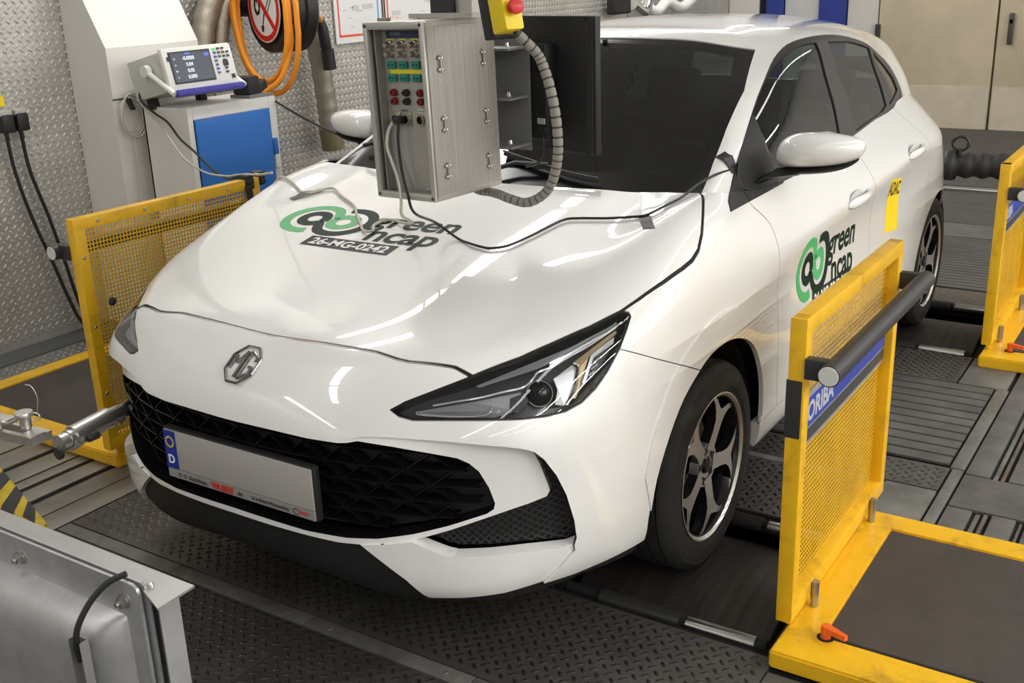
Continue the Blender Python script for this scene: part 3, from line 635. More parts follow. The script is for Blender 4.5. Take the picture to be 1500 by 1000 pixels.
g1 = J(GL1,D_G,gs); g2 = J(GL2,D_G,gs); g3 = J(GL3,D_G,gs); dl = J(DLO,D_G,gs)&~w_all&~w_in
sl = J(SAIL,D_G,gs)&~g1&~w_all&~w_in
rg = J(RGL,D_R,lambda C:C[:,1]>3.2)
FRB = mat('window_frame_black', (.035,.032,.030), .38)
inset = lambda k: (lambda P,N: -N*k)
roof = panel(G, ~(w_in|w_all|dl|g1|g2|g3|sl|rg), 'roof', PAINT, car, both=True, lip=.014)[0]
ws = panel(G, w_in, 'windscreen', pane_mat('windscreen_glass',(.24,.27,.26)), car, both=True, off=inset(.004), lip=0)[0]
wf = panel(G, w_all, 'windscreen_black_border', GLOSSB, car, both=True, off=inset(.004), lip=.01)[0]
panel(G, dl&~g1&~g2&~g3&~sl, 'side_window_frame', FRB, car, off=inset(.003), lip=.012)
for mm,nm,par in ((g1,'front_side_window',D1o),(g2,'rear_side_window',D2o),(g3,'quarter_window',D2o)):
    for o in panel(G, mm, nm, GLASS, car, off=inset(.008), lip=0): pass
panel(G, sl, 'mirror_sail', MATTB, car, off=lambda P,N: N*.004, lip=.012)
panel(G, rg, 'rear_window', GLASS, car, both=True, off=inset(.004), lip=0)
# ------------------------------------------------------------------ car details
def flip(o, name=None):
    """mirror image of a car part on the other side"""
    me = o.data.copy(); n = len(me.vertices); co = np.empty(n*3); me.vertices.foreach_get('co',co); co = co.reshape(-1,3); co[:,0] *= -1
    me.vertices.foreach_set('co',co.ravel()); me.flip_normals(); c = o.copy(); c.data = me; COL.objects.link(c)
    if name: c.name = name
    return c
def nrm(p, d=None): return onto(BV, p, d or D_F)[1]
def sink(L, k, d=D_F): 
    """points moved k below the body surface"""
    out = []
    for p in L:
        h,n = onto(BV, p, [-c for c in d]); n = n if n.dot(Vector(d))>0 else -n
        out.append(h - n*k)
    return out
# --- headlights
HDARK = mat('headlight_dark', (.085,.085,.088), .3, coat=.4); HGREY = mat('headlight_grey', (.52,.52,.53), .35, .3); HGOLD = mat('headlight_bronze', (.42,.31,.17), .3, .5)
LITE = mat('light_guide', (.9,.9,.9), .12, .3); BALL = mat('projector_glass', (.01,.01,.012), .03, coat=1)
hl = thing('headlight', None, None); hl.parent = car
hl2 = thing('headlight', None, None); hl2.parent = car
lens = panel(B, m_head, 'lens', LENS, hl, off=lambda P,N: -N*.001, lip=0); lens[1].parent = hl2
bowl = panel(B, m_head, 'housing', HDARK, hl, off=lambda P,N: -N*.045-np.outer(np.ones(len(P)),np.array(D_F)/1.0)*.012, lip=0); bowl[1].parent = hl2
rim = panel(B, m_head, 'housing_rim', GLOSSB, hl, off=lambda P,N: -N*.003, lip=.055)   # side walls only
for r in rim:
    me = r.data; b = bmesh.new(); b.from_mesh(me); b.faces.ensure_lookup_table()
    nT = int(m_head.sum()); bmesh.ops.delete(b, geom=[f for f in b.faces[:nT]], context='FACES'); b.to_mesh(me); b.free()
rim[1].parent = hl2
def ribbon(L, wid, k, name, m, par, d=D_F, thick=.006, up=None):
    """flat strip that follows the lamp's curve, sunk k under the lens"""
    P = spline([tuple(p) for p in sink(L,k,d)], 5); mb = MB(); V = []; F = []
    n = len(P); dd = Vector(d).normalized()
    for i,p in enumerate(P):
        p = Vector(p); t = (Vector(P[min(i+1,n-1)])-Vector(P[max(i-1,0)])).normalized(); s = dd.cross(t).normalized()
        for a,b in ((-1,0),(1,0),(1,1),(-1,1)): V.append(p+s*wid*.5*a-dd*thick*b)
    for i in range(n-1):
        for k2 in range(4): F.append((i*4+k2,i*4+(k2+1)%4,(i+1)*4+(k2+1)%4,(i+1)*4+k2))
    F += [(0,1,2,3),tuple((n-1)*4+q for q in (3,2,1,0))]
    return mb.add(V,F).build(name, m, par, sm=40)
def plate(L, k, name, m, par, d=D_F, thick=.006):
    P = sink(L,k,d); mb = MB(); mb.prism(P, None, Vector(d).normalized()*-thick); return mb.build(name, m, par)
lamp = []
lamp.append(ribbon([(.5272,-.0096,.7567),(.5661,.0148,.7652),(.618,.0517,.7747),(.6584,.0912,.7833),(.6862,.1215,.7864),(.6971,.1417,.7921),(.7011,.1622,.8029),(.7036,.1775,.8111),(.7243,.2136,.8178),(.7459,.2653,.8329),(.7641,.3081,.8441),(.7847,.3739,.8624),(.7943,.4271,.8768)], .004, .014, 'daytime_light_guide', LITE, hl))
for q,dz in ((0,.0),(1,.007)):
    lamp.append(ribbon([(p[0],p[1],p[2]+dz-.001) for p in [(.7153,.2132,.820),(.7436,.2695,.8347),(.7682,.3349,.8532),(.7866,.4171,.8746)]], .0045, .020, 'light_strip', CHROME, hl))
lamp.append(plate([(.598,.0687,.7982),(.732,.2819,.8496),(.7838,.4202,.8788),(.7407,.2665,.8351),(.6949,.1846,.8183),(.6063,.0704,.7949)], .022, 'upper_reflector', HGREY, hl))
lamp.append(plate([(.49,-.030,.744),(.52,-.018,.752),(.60,.040,.769),(.66,.095,.780),(.69,.125,.783),(.70,.10,.745),(.66,.05,.738),(.58,.0,.736),(.509,-.0298,.736)], .030, 'lower_reflector', HGREY, hl))
lamp.append(ribbon([(.4915,-.0323,.7445),(.509,-.0298,.7384),(.6382,.0337,.7427),(.6477,.0672,.7686)], .0025, .026, 'reflector_edge', LITE, hl))
lamp.append(plate([(.754,.259,.8191),(.7928,.4029,.8663),(.8003,.4021,.8588),(.7769,.2972,.8216),(.7869,.2488,.7674),(.787,.2233,.7416),(.7823,.2153,.7435),(.7697,.2597,.804)], .024, 'bronze_trim', HGOLD, hl))
lamp.append(plate([(.7783,.3031,.8263),(.7995,.3812,.8515),(.8052,.3704,.8381),(.7849,.3037,.8185),(.7905,.2547,.766),(.7855,.2498,.7711)], .018, 'silver_trim', mat('lamp_silver',(.75,.75,.74),.25,.6), hl))
lamp.append(plate([(.7855,.3026,.8167),(.804,.3638,.8355),(.8097,.3351,.8038),(.8,.2838,.7753),(.7905,.2547,.766)], .026, 'louvre_panel', GLOSSB, hl))
for t in (.2,.45,.7):
    a = np.array((.7855,.3026,.8167))*(1-t)+np.array((.7905,.2547,.766))*t; b = np.array((.804,.3638,.8355))*(1-t)+np.array((.8,.2838,.7753))*t
    lamp.append(ribbon([tuple(a*.85+b*.15),tuple(a*.4+b*.6)], .003, .022, 'louvre', HGREY, hl))
pc = sink([(.7277,.1555,.7757)], .034)[0]; dv = Vector(D_F).normalized()
q = dv.to_track_quat('Z','Y').to_matrix()
def lath(prof, name, m, c, R, par, n=32):
    mb = MB(); mb.lathe(prof, n); mb.v = [tuple(R@Vector(v)+c) for v in mb.v]; return mb.build(name, m, par, sm=35)
lamp.append(lath([(0,.020),(.010,.019),(.020,.013),(.026,.003),(.028,-.004),(.028,-.02)], 'projector_lens', BALL, pc, q, hl))
lamp.append(lath([(.028,-.006),(.029,.006),(.0315,.006),(.033,-.01)], 'projector_ring', CHROME, pc, q, hl))
lamp.append(plate([(.7367,.1997,.7967),(.7561,.2552,.8162),(.767,.2603,.8077),(.7791,.2297,.7639),(.7764,.1931,.733),(.761,.1722,.7419),(.7538,.1934,.7718)], .028, 'reflector_block', LITE, hl, thick=.012))
lamp.append(ribbon([(.7555,.2540,.8162),(.767,.2603,.8077),(.7791,.2297,.7639),(.7764,.1931,.733)], .003, .016, 'reflector_ring', CHROME, hl))
lamp.append(plate([(.68,.09,.776),(.70,.125,.782),(.712,.13,.760),(.70,.10,.740),(.685,.08,.748)], .027, 'inner_shroud', GLOSSB, hl))
for o in lamp: flip(o).parent = hl2
# --- grille bars and lattice
def front_y(x, z, k=0.):
    h,n = onto(BV, (x,-.5,z), (0,1,0)); return (h.y if h else 0.)+k
GL = [(-p[0],p[2]) for p in GRILLE[::-1]]+[(p[0],p[2]) for p in GRILLE]
def in_grille(x, z, mrg=.0):
    x = abs(x); pts = [(p[0],p[2]) for p in GRILLE]; r = False
    for i in range(len(pts)):
        (x1,y1),(x2,y2) = pts[i-1],pts[i]
        if (y1>z)!=(y2>z) and x < (x2-x1)*(z-y1)/(y2-y1)+x1: r = not r
    return r
def strip3(mb, pts, w, dpt, k):
    """bar of height w and depth dpt that follows the grille's curve"""
    V = []; F = []; n = len(pts)
    for i,(x,z) in enumerate(pts):
        a = pts[min(i+1,n-1)]; b = pts[max(i-1,0)]; t = Vector((a[0]-b[0],0,a[1]-b[1])).normalized(); s = Vector((-t.z,0,t.x)); y = front_y(x,z,k)
        c = Vector((x,y,z))
        V += [c-s*w*.5+Vector((0,dpt,0)), c-s*w*.12, c+s*w*.12, c+s*w*.5+Vector((0,dpt,0))]
    for i in range(n-1):
        for q_ in range(3): F.append((i*4+q_,(i+1)*4+q_,(i+1)*4+q_+1,i*4+q_+1))
    return mb.add(V,F)
zs = [.640,.600,.560,.520,.480,.445]
for r,z in enumerate(zs):
    xs = [x for x in np.linspace(-.70,.70,57) if in_grille(x, z+.010) and in_grille(x,z-.010) and in_grille(x+.03*np.sign(x),z)]
    if len(xs) > 2: strip3(MB(), [(x,z) for x in xs], .016, .030, .040).build('grille_bar', GLOSSB, car, sm=30)
for r in range(len(zs)-1):
    mb = MB(); z0,z1 = zs[r],zs[r+1]; st = .105
    for i in range(-7,8):
        for sg in (-1,1):
            x0 = (i+.5*(r%2))*st; x1 = x0+sg*st*.5
            pts = [(x0+(x1-x0)*t, z0+(z1-z0)*t) for t in (0,.5,1)]
            if all(in_grille(p[0]+.03*np.sign(p[0]),p[1]) for p in pts): strip3(mb, pts, .009, .03, .038+.003*(i%2))
    mb.build('grille_lattice', GLOSSB, car)
# mesh in the side air curtains: crossing strands set a little proud of the dark backing
CP = [(p[0],p[2]) for p in CURT]; FP_ = [(p[0],p[2]) for p in FRTOP+FRTIP]
def in_poly(L,x,z):
    r = False
    for i in range(len(L)):
        (x1,y1),(x2,y2) = L[i-1],L[i]
        if (y1>z)!=(y2>z) and x < (x2-x1)*(z-y1)/(y2-y1)+x1: r = not r
    return r
for sx in (1,-1):
    V = []; F = []
    for i in range(0,34):
        for sg in (1,-1):
            prev = None
            for t in np.linspace(.36,.67,54):
                x = .42+i*.0165+sg*(t-.515)*.9; z = t
                ok = in_poly(CP,x,z) and not in_poly(FP_,x,z) and in_poly(CP,x+.008,z) and in_poly(CP,x,z-.006)
                if not ok: prev = None; continue
                k = .052; y = front_y(x,z)
                p = Vector(((x+(-.40*min(1,x/.7))*k)*sx, y+k, z)); n = len(V); V += [p+Vector((0,-.003,.0022)),p+Vector((0,-.003,-.0022))]
                if prev is not None: F.append((prev,n,n+1,prev+1))
                prev = n
    o = MB().add(V,F).build('curtain_strands', mat('strand_black',(.022,.022,.022),.4), car, fix=False); o['kind'] = 'stuff'
# --- number plate with its holder (flat things, tilted like the nose)
PLY = -.150; PZ = .533
PLM = mat('plate_grey', (.40,.385,.36), .45); EUB = mat('plate_blue', (.012,.035,.30), .35); WHT = mat('plate_white', (.85,.85,.85), .4); YST = mat('star_yellow', (.8,.6,.05), .4)
npl = thing('number_plate', None, None); npl.parent = car
MB().box((0,PLY+.016,PZ-.012),(.532,.020,.145), bev=.004).build('plate_holder', SATINB, npl, sm=30)
MB().box((0,PLY+.004,PZ),(.52,.004,.11), bev=.0015).build('plate', PLM, npl, sm=30)
MB().box((-.239,PLY+.0012,PZ),(.042,.003,.106)).build('country_strip', EUB, npl)
MB().box((0,PLY+.004,PZ-.0685),(.52,.006,.024)).build('dealer_strip', mat('dealer_grey',(.30,.29,.28),.4), npl)
def text_mesh(s, size, ext=.0004, off=0., sx=1., align='CENTER', sp=1.):
    cu = bpy.data.curves.new('t','FONT'); cu.body = s; cu.size = size; cu.extrude = ext; cu.offset = off; cu.align_x = align; cu.align_y = 'CENTER'; cu.space_character = sp; cu.resolution_u = 4
    o = bpy.data.objects.new('t',cu); COL.objects.link(o); dg = bpy.context.evaluated_depsgraph_get(); dg.update()
    me = bpy.data.meshes.new_from_object(o.evaluated_get(dg)); bpy.data.objects.remove(o); bpy.data.curves.remove(cu)
    V = [(v.co.x*sx,v.co.y,v.co.z) for v in me.vertices]; F = [tuple(p.vertices) for p in me.polygons]; bpy.data.meshes.remove(me); return V,F
def text_obj(s, size, M, name, m, par, **k):
    V,F = text_mesh(s, size, **k); mb = MB(); mb.add([M@Vector(v) for v in V],F); return mb.build(name, m, par, fix=False)
def front_M(x,y,z): return Matrix(((1,0,0,x),(0,0,-1,y),(0,1,0,z),(0,0,0,1)))
text_obj('D', .034, front_M(-.239,PLY-.001,PZ-.028), 'country_letter', WHT, npl, off=.0008)
mb = MB()
for k in range(12):
    a = k*PI/6; mb.lathe([(0,0),(.0032,0),(.0032,.0006),(0,.0006)], 5, (-.239+.014*math.cos(a),PLY-.0008,PZ+.022+.014*math.sin(a)),'Y')
mb.build('star_ring', YST, npl)
DT = mat('dealer_ink', (.05,.05,.05), .5); RED = mat('dealer_red', (.65,.03,.02), .45)
text_obj('Autohaus-', .020, front_M(-.145,PLY-.001,PZ-.0685), 'dealer_text', DT, npl, sx=.85)
text_obj('WURST', .025, front_M(-.055,PLY-.001,PZ-.0685), 'dealer_name', RED, npl, off=.0009, sx=.95)
text_obj('.de', .018, front_M(.006,PLY-.001,PZ-.0685), 'dealer_text', DT, npl)
text_obj('5x in Baden-Württemberg', .0145, front_M(.112,PLY-.001,PZ-.0685), 'dealer_text', DT, npl, sx=.82)
text_obj('WURST', .011, front_M(.225,PLY-.001,PZ-.0675), 'dealer_name', RED, npl, sx=.9)
MB().tube([(.205+.012*math.cos(a)-.003,PLY,PZ-.0685+.008*math.sin(a)) for a in np.linspace(.9,5.4,12)],.0012,5).build('dealer_emblem', DT, npl)
for xx in (-.216,-.196): MB().lathe([(.004,0),(.0062,0),(.0062,.0008),(.004,.0008)],12,(xx,PLY,PZ-.0685),'Y').build('dealer_emblem', DT, npl)
# --- octagonal nose badge
bh,bn = onto(BV,(0,-.085,.792),(0,.6,-.8)); bn = bn if bn.y<0 else -bn
bx = Vector((1,0,0)); by = bn.cross(bx).normalized(); by = by if by.z>0 else -by; bx = by.cross(bn).normalized()
BM = Matrix(((bx.x,by.x,bn.x,bh.x),(bx.y,by.y,bn.y,bh.y),(bx.z,by.z,bn.z,bh.z),(0,0,0,1)))
bd = thing('nose_badge', None, None); bd.parent = car
def stroke(mb, pts, w, h0, h1, closed=False):
    """flat bevelled stroke in the badge's plane"""
    n = len(pts); P = [Vector((p[0],p[1],0)) for p in pts]; V = []; F = []
    for i in range(n):
        a = P[i-1] if (closed or i>0) else P[i]*2-P[i+1]; b = P[(i+1)%n] if (closed or i<n-1) else P[i]*2-P[i-1]
        d1 = (P[i]-a).normalized(); d2 = (b-P[i]).normalized(); n1 = Vector((-d1.y,d1.x,0)); n2 = Vector((-d2.y,d2.x,0)); mm = (n1+n2); mm = mm/max(.35,mm.dot(n1)) 
        for s_,hh in ((-1,h0),(-.55,h1),(.55,h1),(1,h0)): V.append(P[i]+mm*w*.5*s_+Vector((0,0,hh)))
    for i in range(n if closed else n-1):
        j = (i+1)%n
        for q_ in range(3): F.append((i*4+q_,j*4+q_,j*4+q_+1,i*4+q_+1))
    return mb.add(V,F)
def badge_part(name, strokes, w, closed=False):
    mb = MB()
    for s_ in strokes: stroke(mb, s_, w, .0005, .0055, closed)
    mb.v = [tuple(BM@Vector(v)) for v in mb.v]; return mb.build(name, mat('badge_chrome',(.48,.48,.49),.14,1.0), bd)
s_ = .050; oc = [(.42,1),(1,.42),(1,-.42),(.42,-1),(-.42,-1),(-1,-.42),(-1,.42),(-.42,1)]
badge_part('badge_rim', [[(a*s_*.92,b*s_*1.08) for a,b in oc]], .006, True)
for LT in ([(-.70,-.34),(-.70,.46),(-.42,.02),(-.10,.78),(-.10,-.82)],[(.66,.26),(.66,.50),(.14,.80),(.14,-.82),(.66,-.46),(.66,-.08),(.42,-.08)]):
    badge_part('badge_letter', [[(a*s_,b*s_),(c*s_,d*s_)] for (a,b),(c,d) in zip(LT[:-1],LT[1:])], .0085)
# --- door mirrors
def ellipsoid_cage(rows):
    """closed tube of rings -> smooth body; rows = list of rings with equal count, ends capped to a point"""
    V = []; F = []; n = len(rows[0])
    for r in rows: V += r
    for i in range(len(rows)-1):
        for k in range(n): F.append((i*n+k,i*n+(k+1)%n,(i+1)*n+(k+1)%n,(i+1)*n+k))
    c0 = len(V); V.append(tuple(np.mean(rows[0],0))); c1 = len(V); V.append(tuple(np.mean(rows[-1],0)))
    for k in range(n): F.append((c0,(k+1)%n,k)); F.append((c1,(len(rows)-1)*n+k,(len(rows)-1)*n+(k+1)%n))
    return V,F
def soft(rows, name, m, par, lv=2):
    V,F = ellipsoid_cage(rows); me = bpy.data.meshes.new(name); me.from_pydata(V,[],F); b = bmesh.new(); b.from_mesh(me); bmesh.ops.recalc_face_normals(b,faces=b.faces[:]); b.to_mesh(me); b.free(); smooth(me)
    o = link(name, me, m, par); md = o.modifiers.new('smooth','SUBSURF'); md.levels = lv; md.render_levels = lv; return o
def ring(x, y0, y1, z0, z1, tilt=0):
    """rounded-rectangle ring of 8 points in the plane x; front is y0"""
    ym = (y0+y1)/2; zm = (z0+z1)/2
    return [(x,y0+.01,z0+.012),(x,y0,zm),(x,y0+.012,z1-.012),(x,ym,z1),(x,y1-.008,z1-.010),(x,y1,zm),(x,y1-.008,z0+.010),(x,ym,z0)]
mir = thing('door_mirror', None, None); mir.parent = car; mir2 = thing('door_mirror', None, None); mir2.parent = car
mp = [soft([ring(.806,1.40,1.49,1.085,1.155),ring(.820,1.385,1.505,1.082,1.180),ring(.865,1.368,1.51,1.083,1.196),ring(.93,1.370,1.51,1.088,1.199),ring(.99,1.392,1.51,1.095,1.194),ring(1.035,1.425,1.51,1.108,1.184),ring(1.056,1.455,1.505,1.130,1.170)], 'mirror_shell', PAINT, mir),
      soft([ring(.795,1.40,1.47,1.055,1.085),ring(.86,1.395,1.50,1.058,1.090),ring(.95,1.40,1.505,1.066,1.10),ring(1.01,1.425,1.505,1.082,1.11),ring(1.04,1.455,1.50,1.105,1.125)], 'mirror_base', SATINB, mir),
      soft([ring(.765,1.33,1.43,1.030,1.060),ring(.79,1.35,1.45,1.045,1.078),ring(.83,1.37,1.47,1.052,1.082),ring(.88,1.39,1.49,1.058,1.086)], 'mirror_arm', SATINB, mir),
      MB().prism([(.83,1.513,1.10),(.99,1.513,1.105),(1.03,1.513,1.13),(1.02,1.513,1.175),(.93,1.513,1.188),(.84,1.513,1.178)],None,(0,.003,0)).build('mirror_glass', CHROME, mir)]
for o in mp: flip(o).parent = mir2
# --- door handles
for y,z,dr,sl_ in ((2.10,.868,0,.05),(2.915,.914,1,.06)):
    par = (D1o,D2o)[dr]
    R = []
    for t,(hw,hd) in zip((-1,-.8,-.35,.1,.5,.85,1),((.010,.008),(.022,.022),(.023,.036),(.020,.040),(.017,.036),(.013,.022),(.008,.006))):
        yy = y+t*.125; zz = z+t*.125*sl_; x0 = onto(BV,(1.2,yy,zz),(-1,0,0))[0].x-.002
        R.append([(x0+.004 if abs(t)>.7 else x0+hd*.45,yy,zz-hw),(x0+hd*.8,yy,zz-hw*.8),(x0+hd,yy,zz),(x0+hd*.8,yy,zz+hw*.8),(x0+.004 if abs(t)>.7 else x0+hd*.45,yy,zz+hw),(x0-.004 if abs(t)>.7 else x0+hd*.35,yy,zz)])
    o = soft(R, 'door_handle', PAINT, par[0]); flip(o).parent = par[1]
    yc = y-.03; xc = onto(BV,(1.2,yc,z),(-1,0,0))[0].x
    cup = [(xc+.0012,yc+.075*math.cos(a),z+.004+.030*math.sin(a)) for a in np.linspace(0,2*PI,20,endpoint=False)]
    o = MB().prism(cup,None,(-.004,0,0)).build('handle_recess_shade', mat('recess_shadow_paint',(.62,.62,.61),.4), par[0]); flip(o).parent = par[1]  # flat grey oval on the door, paints the shade of the handle recess
# --- wheels
TYRE = mat('tyre_rubber', (.022,.021,.020), .75, noise=.3, nscale=20, bump=.25, bscale=220); ALLOY = mat('machined_alloy', (.72,.71,.70), .34, .85); RIMB = mat('rim_black', (.010,.010,.011), .22, coat=.5); DISC = mat('brake_disc', (.28,.27,.26), .4, .8)
def wheel_meshes():
    W = 0.195/2; out = {}
    prof = [(.205,-W+.012),(.222,-W+.006),(.25,-W),(.285,-W+.004),(.302,-W+.016),(.3085,-W+.030)]
    tread = []
    for g in (-.055,-.018,.018,.055): tread += [(.310,g-.007),(.310,g-.004),(.303,g-.003),(.303,g+.003),(.310,g+.004)]
    prof += tread+[(.3085,W-.030),(.302,W-.016),(.287,W-.005),(.284,W-.0055),(.280,W-.004),(.25,W),(.238,W-.001),(.236,W-.003),(.232,W-.003),(.222,W-.006),(.205,W-.012)]
    out['tyre'] = MB().lathe(prof,96,axis='X').mesh('tyre',35)
    out['rim'] = MB().lathe([(.216,W-.013),(.2215,W-.006),(.2205,W-.0035),(.2155,W-.004),(.2125,W-.010),(.206,W-.022),(.199,.0),(.195,-.05),(.21,-W+.01)],72,axis='X').mesh('rim',35)
    out['rim_lip'] = MB().lathe([(.2135,W-.008),(.2205,W-.0030),(.2165,W-.0022),(.2085,W-.009),(.2095,W-.014)],72,axis='X').mesh('rim_lip',35)
    sp = MB(); xf = .079
    def P(r,a,x): return (x, r*math.cos(a), r*math.sin(a))
    D = math.radians
    # one Y spoke around angle 0: outline in (r,angle)
    left = [(.050,D(30)),(.072,D(19)),(.10,D(12.5)),(.135,D(10.5)),(.160,D(13)),(.185,D(17.5)),(.213,D(25.5))]
    inner = [(.213,D(20.0)),(.195,D(13.0)),(.178,D(6.5)),(.168,D(0))]
    half = left+inner; outl = half+[(r,-a) for r,a in half[::-1][1:]]
    xs = lambda r: xf - .010*max(0,(r-.06)/.16)**2*0 - .012*max(0,(.12-r)/.12)
    top = [P(r,a,xs(r)) for r,a in outl]; n = len(top)
    bot = [P(r,a,xs(r)-.030) for r,a in outl]
    def strip(lst):
        pass
    nl = len(left); sp.v = [tuple(v) for v in top+bot]
    F = []
    L = list(range(0,nl)); Rr = [n-1-i for i in range(nl)]
    inn = list(range(nl,n-nl))           # inner V points, left..right
    mid = inn[len(inn)//2]
    for i in range(3): F.append((L[i],L[i+1],Rr[i+1],Rr[i]))
    F.append((L[3],L[4],mid)); F.append((L[3],mid,Rr[3])); F.append((Rr[3],mid,Rr[4]))
    li = inn[:len(inn)//2+1][::-1]; ri = inn[len(inn)//2:]
    for (A,Bq) in ((L[4:],li),(Rr[4:],ri)):
        m_ = max(len(A),len(Bq)); ia = ib = 0
        while ia < len(A)-1 or ib < len(Bq)-1:
            if ib >= len(Bq)-1 or (ia < len(A)-1 and ia/(len(A)-1) <= ib/(len(Bq)-1)): F.append((A[ia],A[ia+1],Bq[ib])); ia += 1
            else: F.append((A[ia],Bq[ib+1],Bq[ib])); ib += 1
    Fs = [f for f in F]; sp.f = Fs+[(i,(i+1)%n,n+(i+1)%n,n+i) for i in range(n)]; sp.mi = [0]*len(Fs)+[1]*n
    out['spoke'] = sp.mesh('spoke',25)
    hb = MB(); hb.lathe([(0,.066),(.020,.066),(.028,.068),(.052,.069),(.066,.071),(.066,.045)],40,axis='X'); out['hub'] = hb.mesh('hub',30)
    out['hub_cap'] = MB().lathe([(0,.0745),(.018,.0745),(.024,.073),(.0265,.069),(.0265,.066)],28,axis='X').mesh('hub_cap',30)
    lr = MB()
    oc_ = [(.0075,.0105),(.011,0),(.0075,-.0105),(-.0085,-.0085),(-.0085,.0085)]
    lr.prism([(.0692,.046+a*1.1,b*1.25) for a,b in oc_],None,(.0022,0,0)); out['lug_recess'] = lr.mesh('lug_recess')
    out['brake_disc'] = MB().lathe([(.05,.005),(.14,.005),(.14,-.012),(.05,-.012)],48,axis='X').mesh('brake_disc',30)
    out['barrel'] = MB().lathe([(.198,.03),(.19,-.03),(.198,-.08),(0,-.082)],48,axis='X').mesh('barrel',30)
    cl = MB(); cl.box((-.0,-.11,.05),(.06,.05,.11),bev=.01); out['brake_caliper'] = cl.mesh('brake_caliper',30)
    return out
WM = wheel_meshes(); wmat = {'tyre':[TYRE],'rim':[RIMB],'rim_lip':[ALLOY],'spoke':[ALLOY,RIMB],'hub':[ALLOY],'hub_cap':[GLOSSB],'lug_recess':[GLOSSB],'brake_disc':[DISC],'barrel':[RIMB],'brake_caliper':[DISC]}
for k,me in WM.items():
    for m_ in wmat[k]: me.materials.append(m_)
for yy in (.868,3.438):
    for sx in (1,-1):
        wh = bpy.data.objects.new('wheel',None); COL.objects.link(wh); wh.parent = car; wh.location = (sx*.762,yy,.310); wh.rotation_euler = (0,0,0 if sx>0 else PI)
        wh.empty_display_size = .1
        for k,me in WM.items():
            reps = 5 if k in ('spoke','lug_recess') else 1
            for i in range(reps):
                a = math.radians(62+72*i+(36 if k=='lug_recess' else 0)); o = link(k, me, None, wh)
                if reps > 1: o.rotation_euler = (a,0,0)
# --- wheel wells, underbody, closing surfaces
LIN = mat('wheel_liner', (.012,.012,.012), .9)
for (yc,zc,ry,rz) in ((.822,.30,.388,.41),(3.438,.275,.40,.39)):
    mb = MB(); V = []; F = []; n = 20
    for i in range(n+1):
        a = -.02+(PI+.04)*i/n
        for x in (.50,.832 if yc<2 else .832): V.append((x,yc+ry*math.cos(a),zc+rz*math.sin(a)))
    F = [(2*i,2*i+1,2*i+3,2*i+2) for i in range(n)]; mb.add(V,F); k = len(V)
    mb.add([(.50,yc,zc-.04)]+[V[2*i] for i in range(n+1)],[(0,i+1,i+2) for i in range(n)])
    o = mb.build('wheel_liner', LIN, car, fix=False, sm=40); flip(o)
MB().box((0,2.1,.235),(1.02,3.3,.03)).box((0,.42,.262),(1.0,.9,.02)).box((.66,2.15,.25),(.34,1.7,.04)).box((-.66,2.15,.25),(.34,1.7,.04)).build('underbody', LIN, car)
# cowl under the screen
mb = MB(); V = []; F = []
for x in np.linspace(-.70,.70,15): V += [(x,1.055,1.012+.0*x),(x,1.16,1.022)]
F = [(2*i,2*i+2,2*i+3,2*i+1) for i in range(14)]; mb.add(V,F).build('cowl_panel', MATTB, car, fix=False)
# --- wipers
for L in ([(-.05,1.20),(.05,1.175),(.15,1.15),(.25,1.125),(.36,1.105)],[(-.66,1.26),(-.55,1.24),(-.44,1.215),(-.33,1.19),(-.22,1.165)]):
    pts = []
    for x,y in L:
        h,n = onto(GV,(x,y,1.6),(0,0,-1)); pts.append(h+n*(.012 if n.z>0 else -.012))
    MB().tube(spline(pts,4),.007,6).tube(spline([p+Vector((0,-.006,.010)) for p in pts],4),.004,6).build('wiper_blade', SATINB, car, sm=40)
    a = pts[2]; MB().tube([a+Vector((0,0,.012)),a+Vector((-.12,-.01,.012)),a+Vector((-.2,-.045,-.012))],.008,6).build('wiper_arm', SATINB, car, sm=40)
# --- interior
SEAT = mat('seat_cloth', (.020,.020,.022), .9, bump=.1, bscale=300); DASH = mat('dash_plastic', (.018,.018,.019), .65); LINER = mat('headlining', (.10,.10,.095), .9)
def cushion(c, d, rot=None): 
    mb = MB(); mb.box(c, d, rot, bev=min(d)*.35); return mb
for sx in (-1,1):
    st = thing('front_seat',None,None,(sx*.36,2.0,.45)); st.parent = car
    cushion((0,-.05,0),(.50,.52,.16)).build('seat_cushion',SEAT,st,sm=50); cushion((0,.27,.30),(.50,.15,.62),(-.3,0,0)).build('seat_back',SEAT,st,sm=50); cushion((0,.37,.69),(.27,.10,.19),(-.2,0,0)).build('headrest',SEAT,st,sm=50)
    MB().cyl((-.07,.34,.55),(-.07,.37,.66),.007,8).cyl((.07,.34,.55),(.07,.37,.66),.007,8).build('headrest_post',CHROME,st)
rb = thing('rear_bench',None,None,(0,2.85,.47)); rb.parent = car
cushion((0,-.05,0),(1.25,.50,.16)).build('seat_cushion',SEAT,rb,sm=50); cushion((0,.26,.30),(1.25,.14,.60),(-.35,0,0)).build('seat_back',SEAT,rb,sm=50)
for x in (-.38,.38): cushion((x,.37,.66),(.26,.09,.16),(-.3,0,0)).build('headrest',SEAT,rb,sm=50)
mb = MB(); prof = [(1.12,1.0),(1.35,1.01),(1.50,.985),(1.56,.92),(1.55,.80),(1.45,.60),(1.12,.60)]
mb.prism([(-.70,y,z) for y,z in prof],None,(1.40,0,0)).box((-.0,1.49,1.04),(.30,.03,.14),(-.25,0,0),bev=.01).box((.34,1.46,1.005),(.34,.16,.05),bev=.02); mb.build('dashboard',DASH,car,sm=30)
mb = MB(); cw = Vector((.36,1.66,.93)); R = Euler((1.15,0,0)).to_matrix()
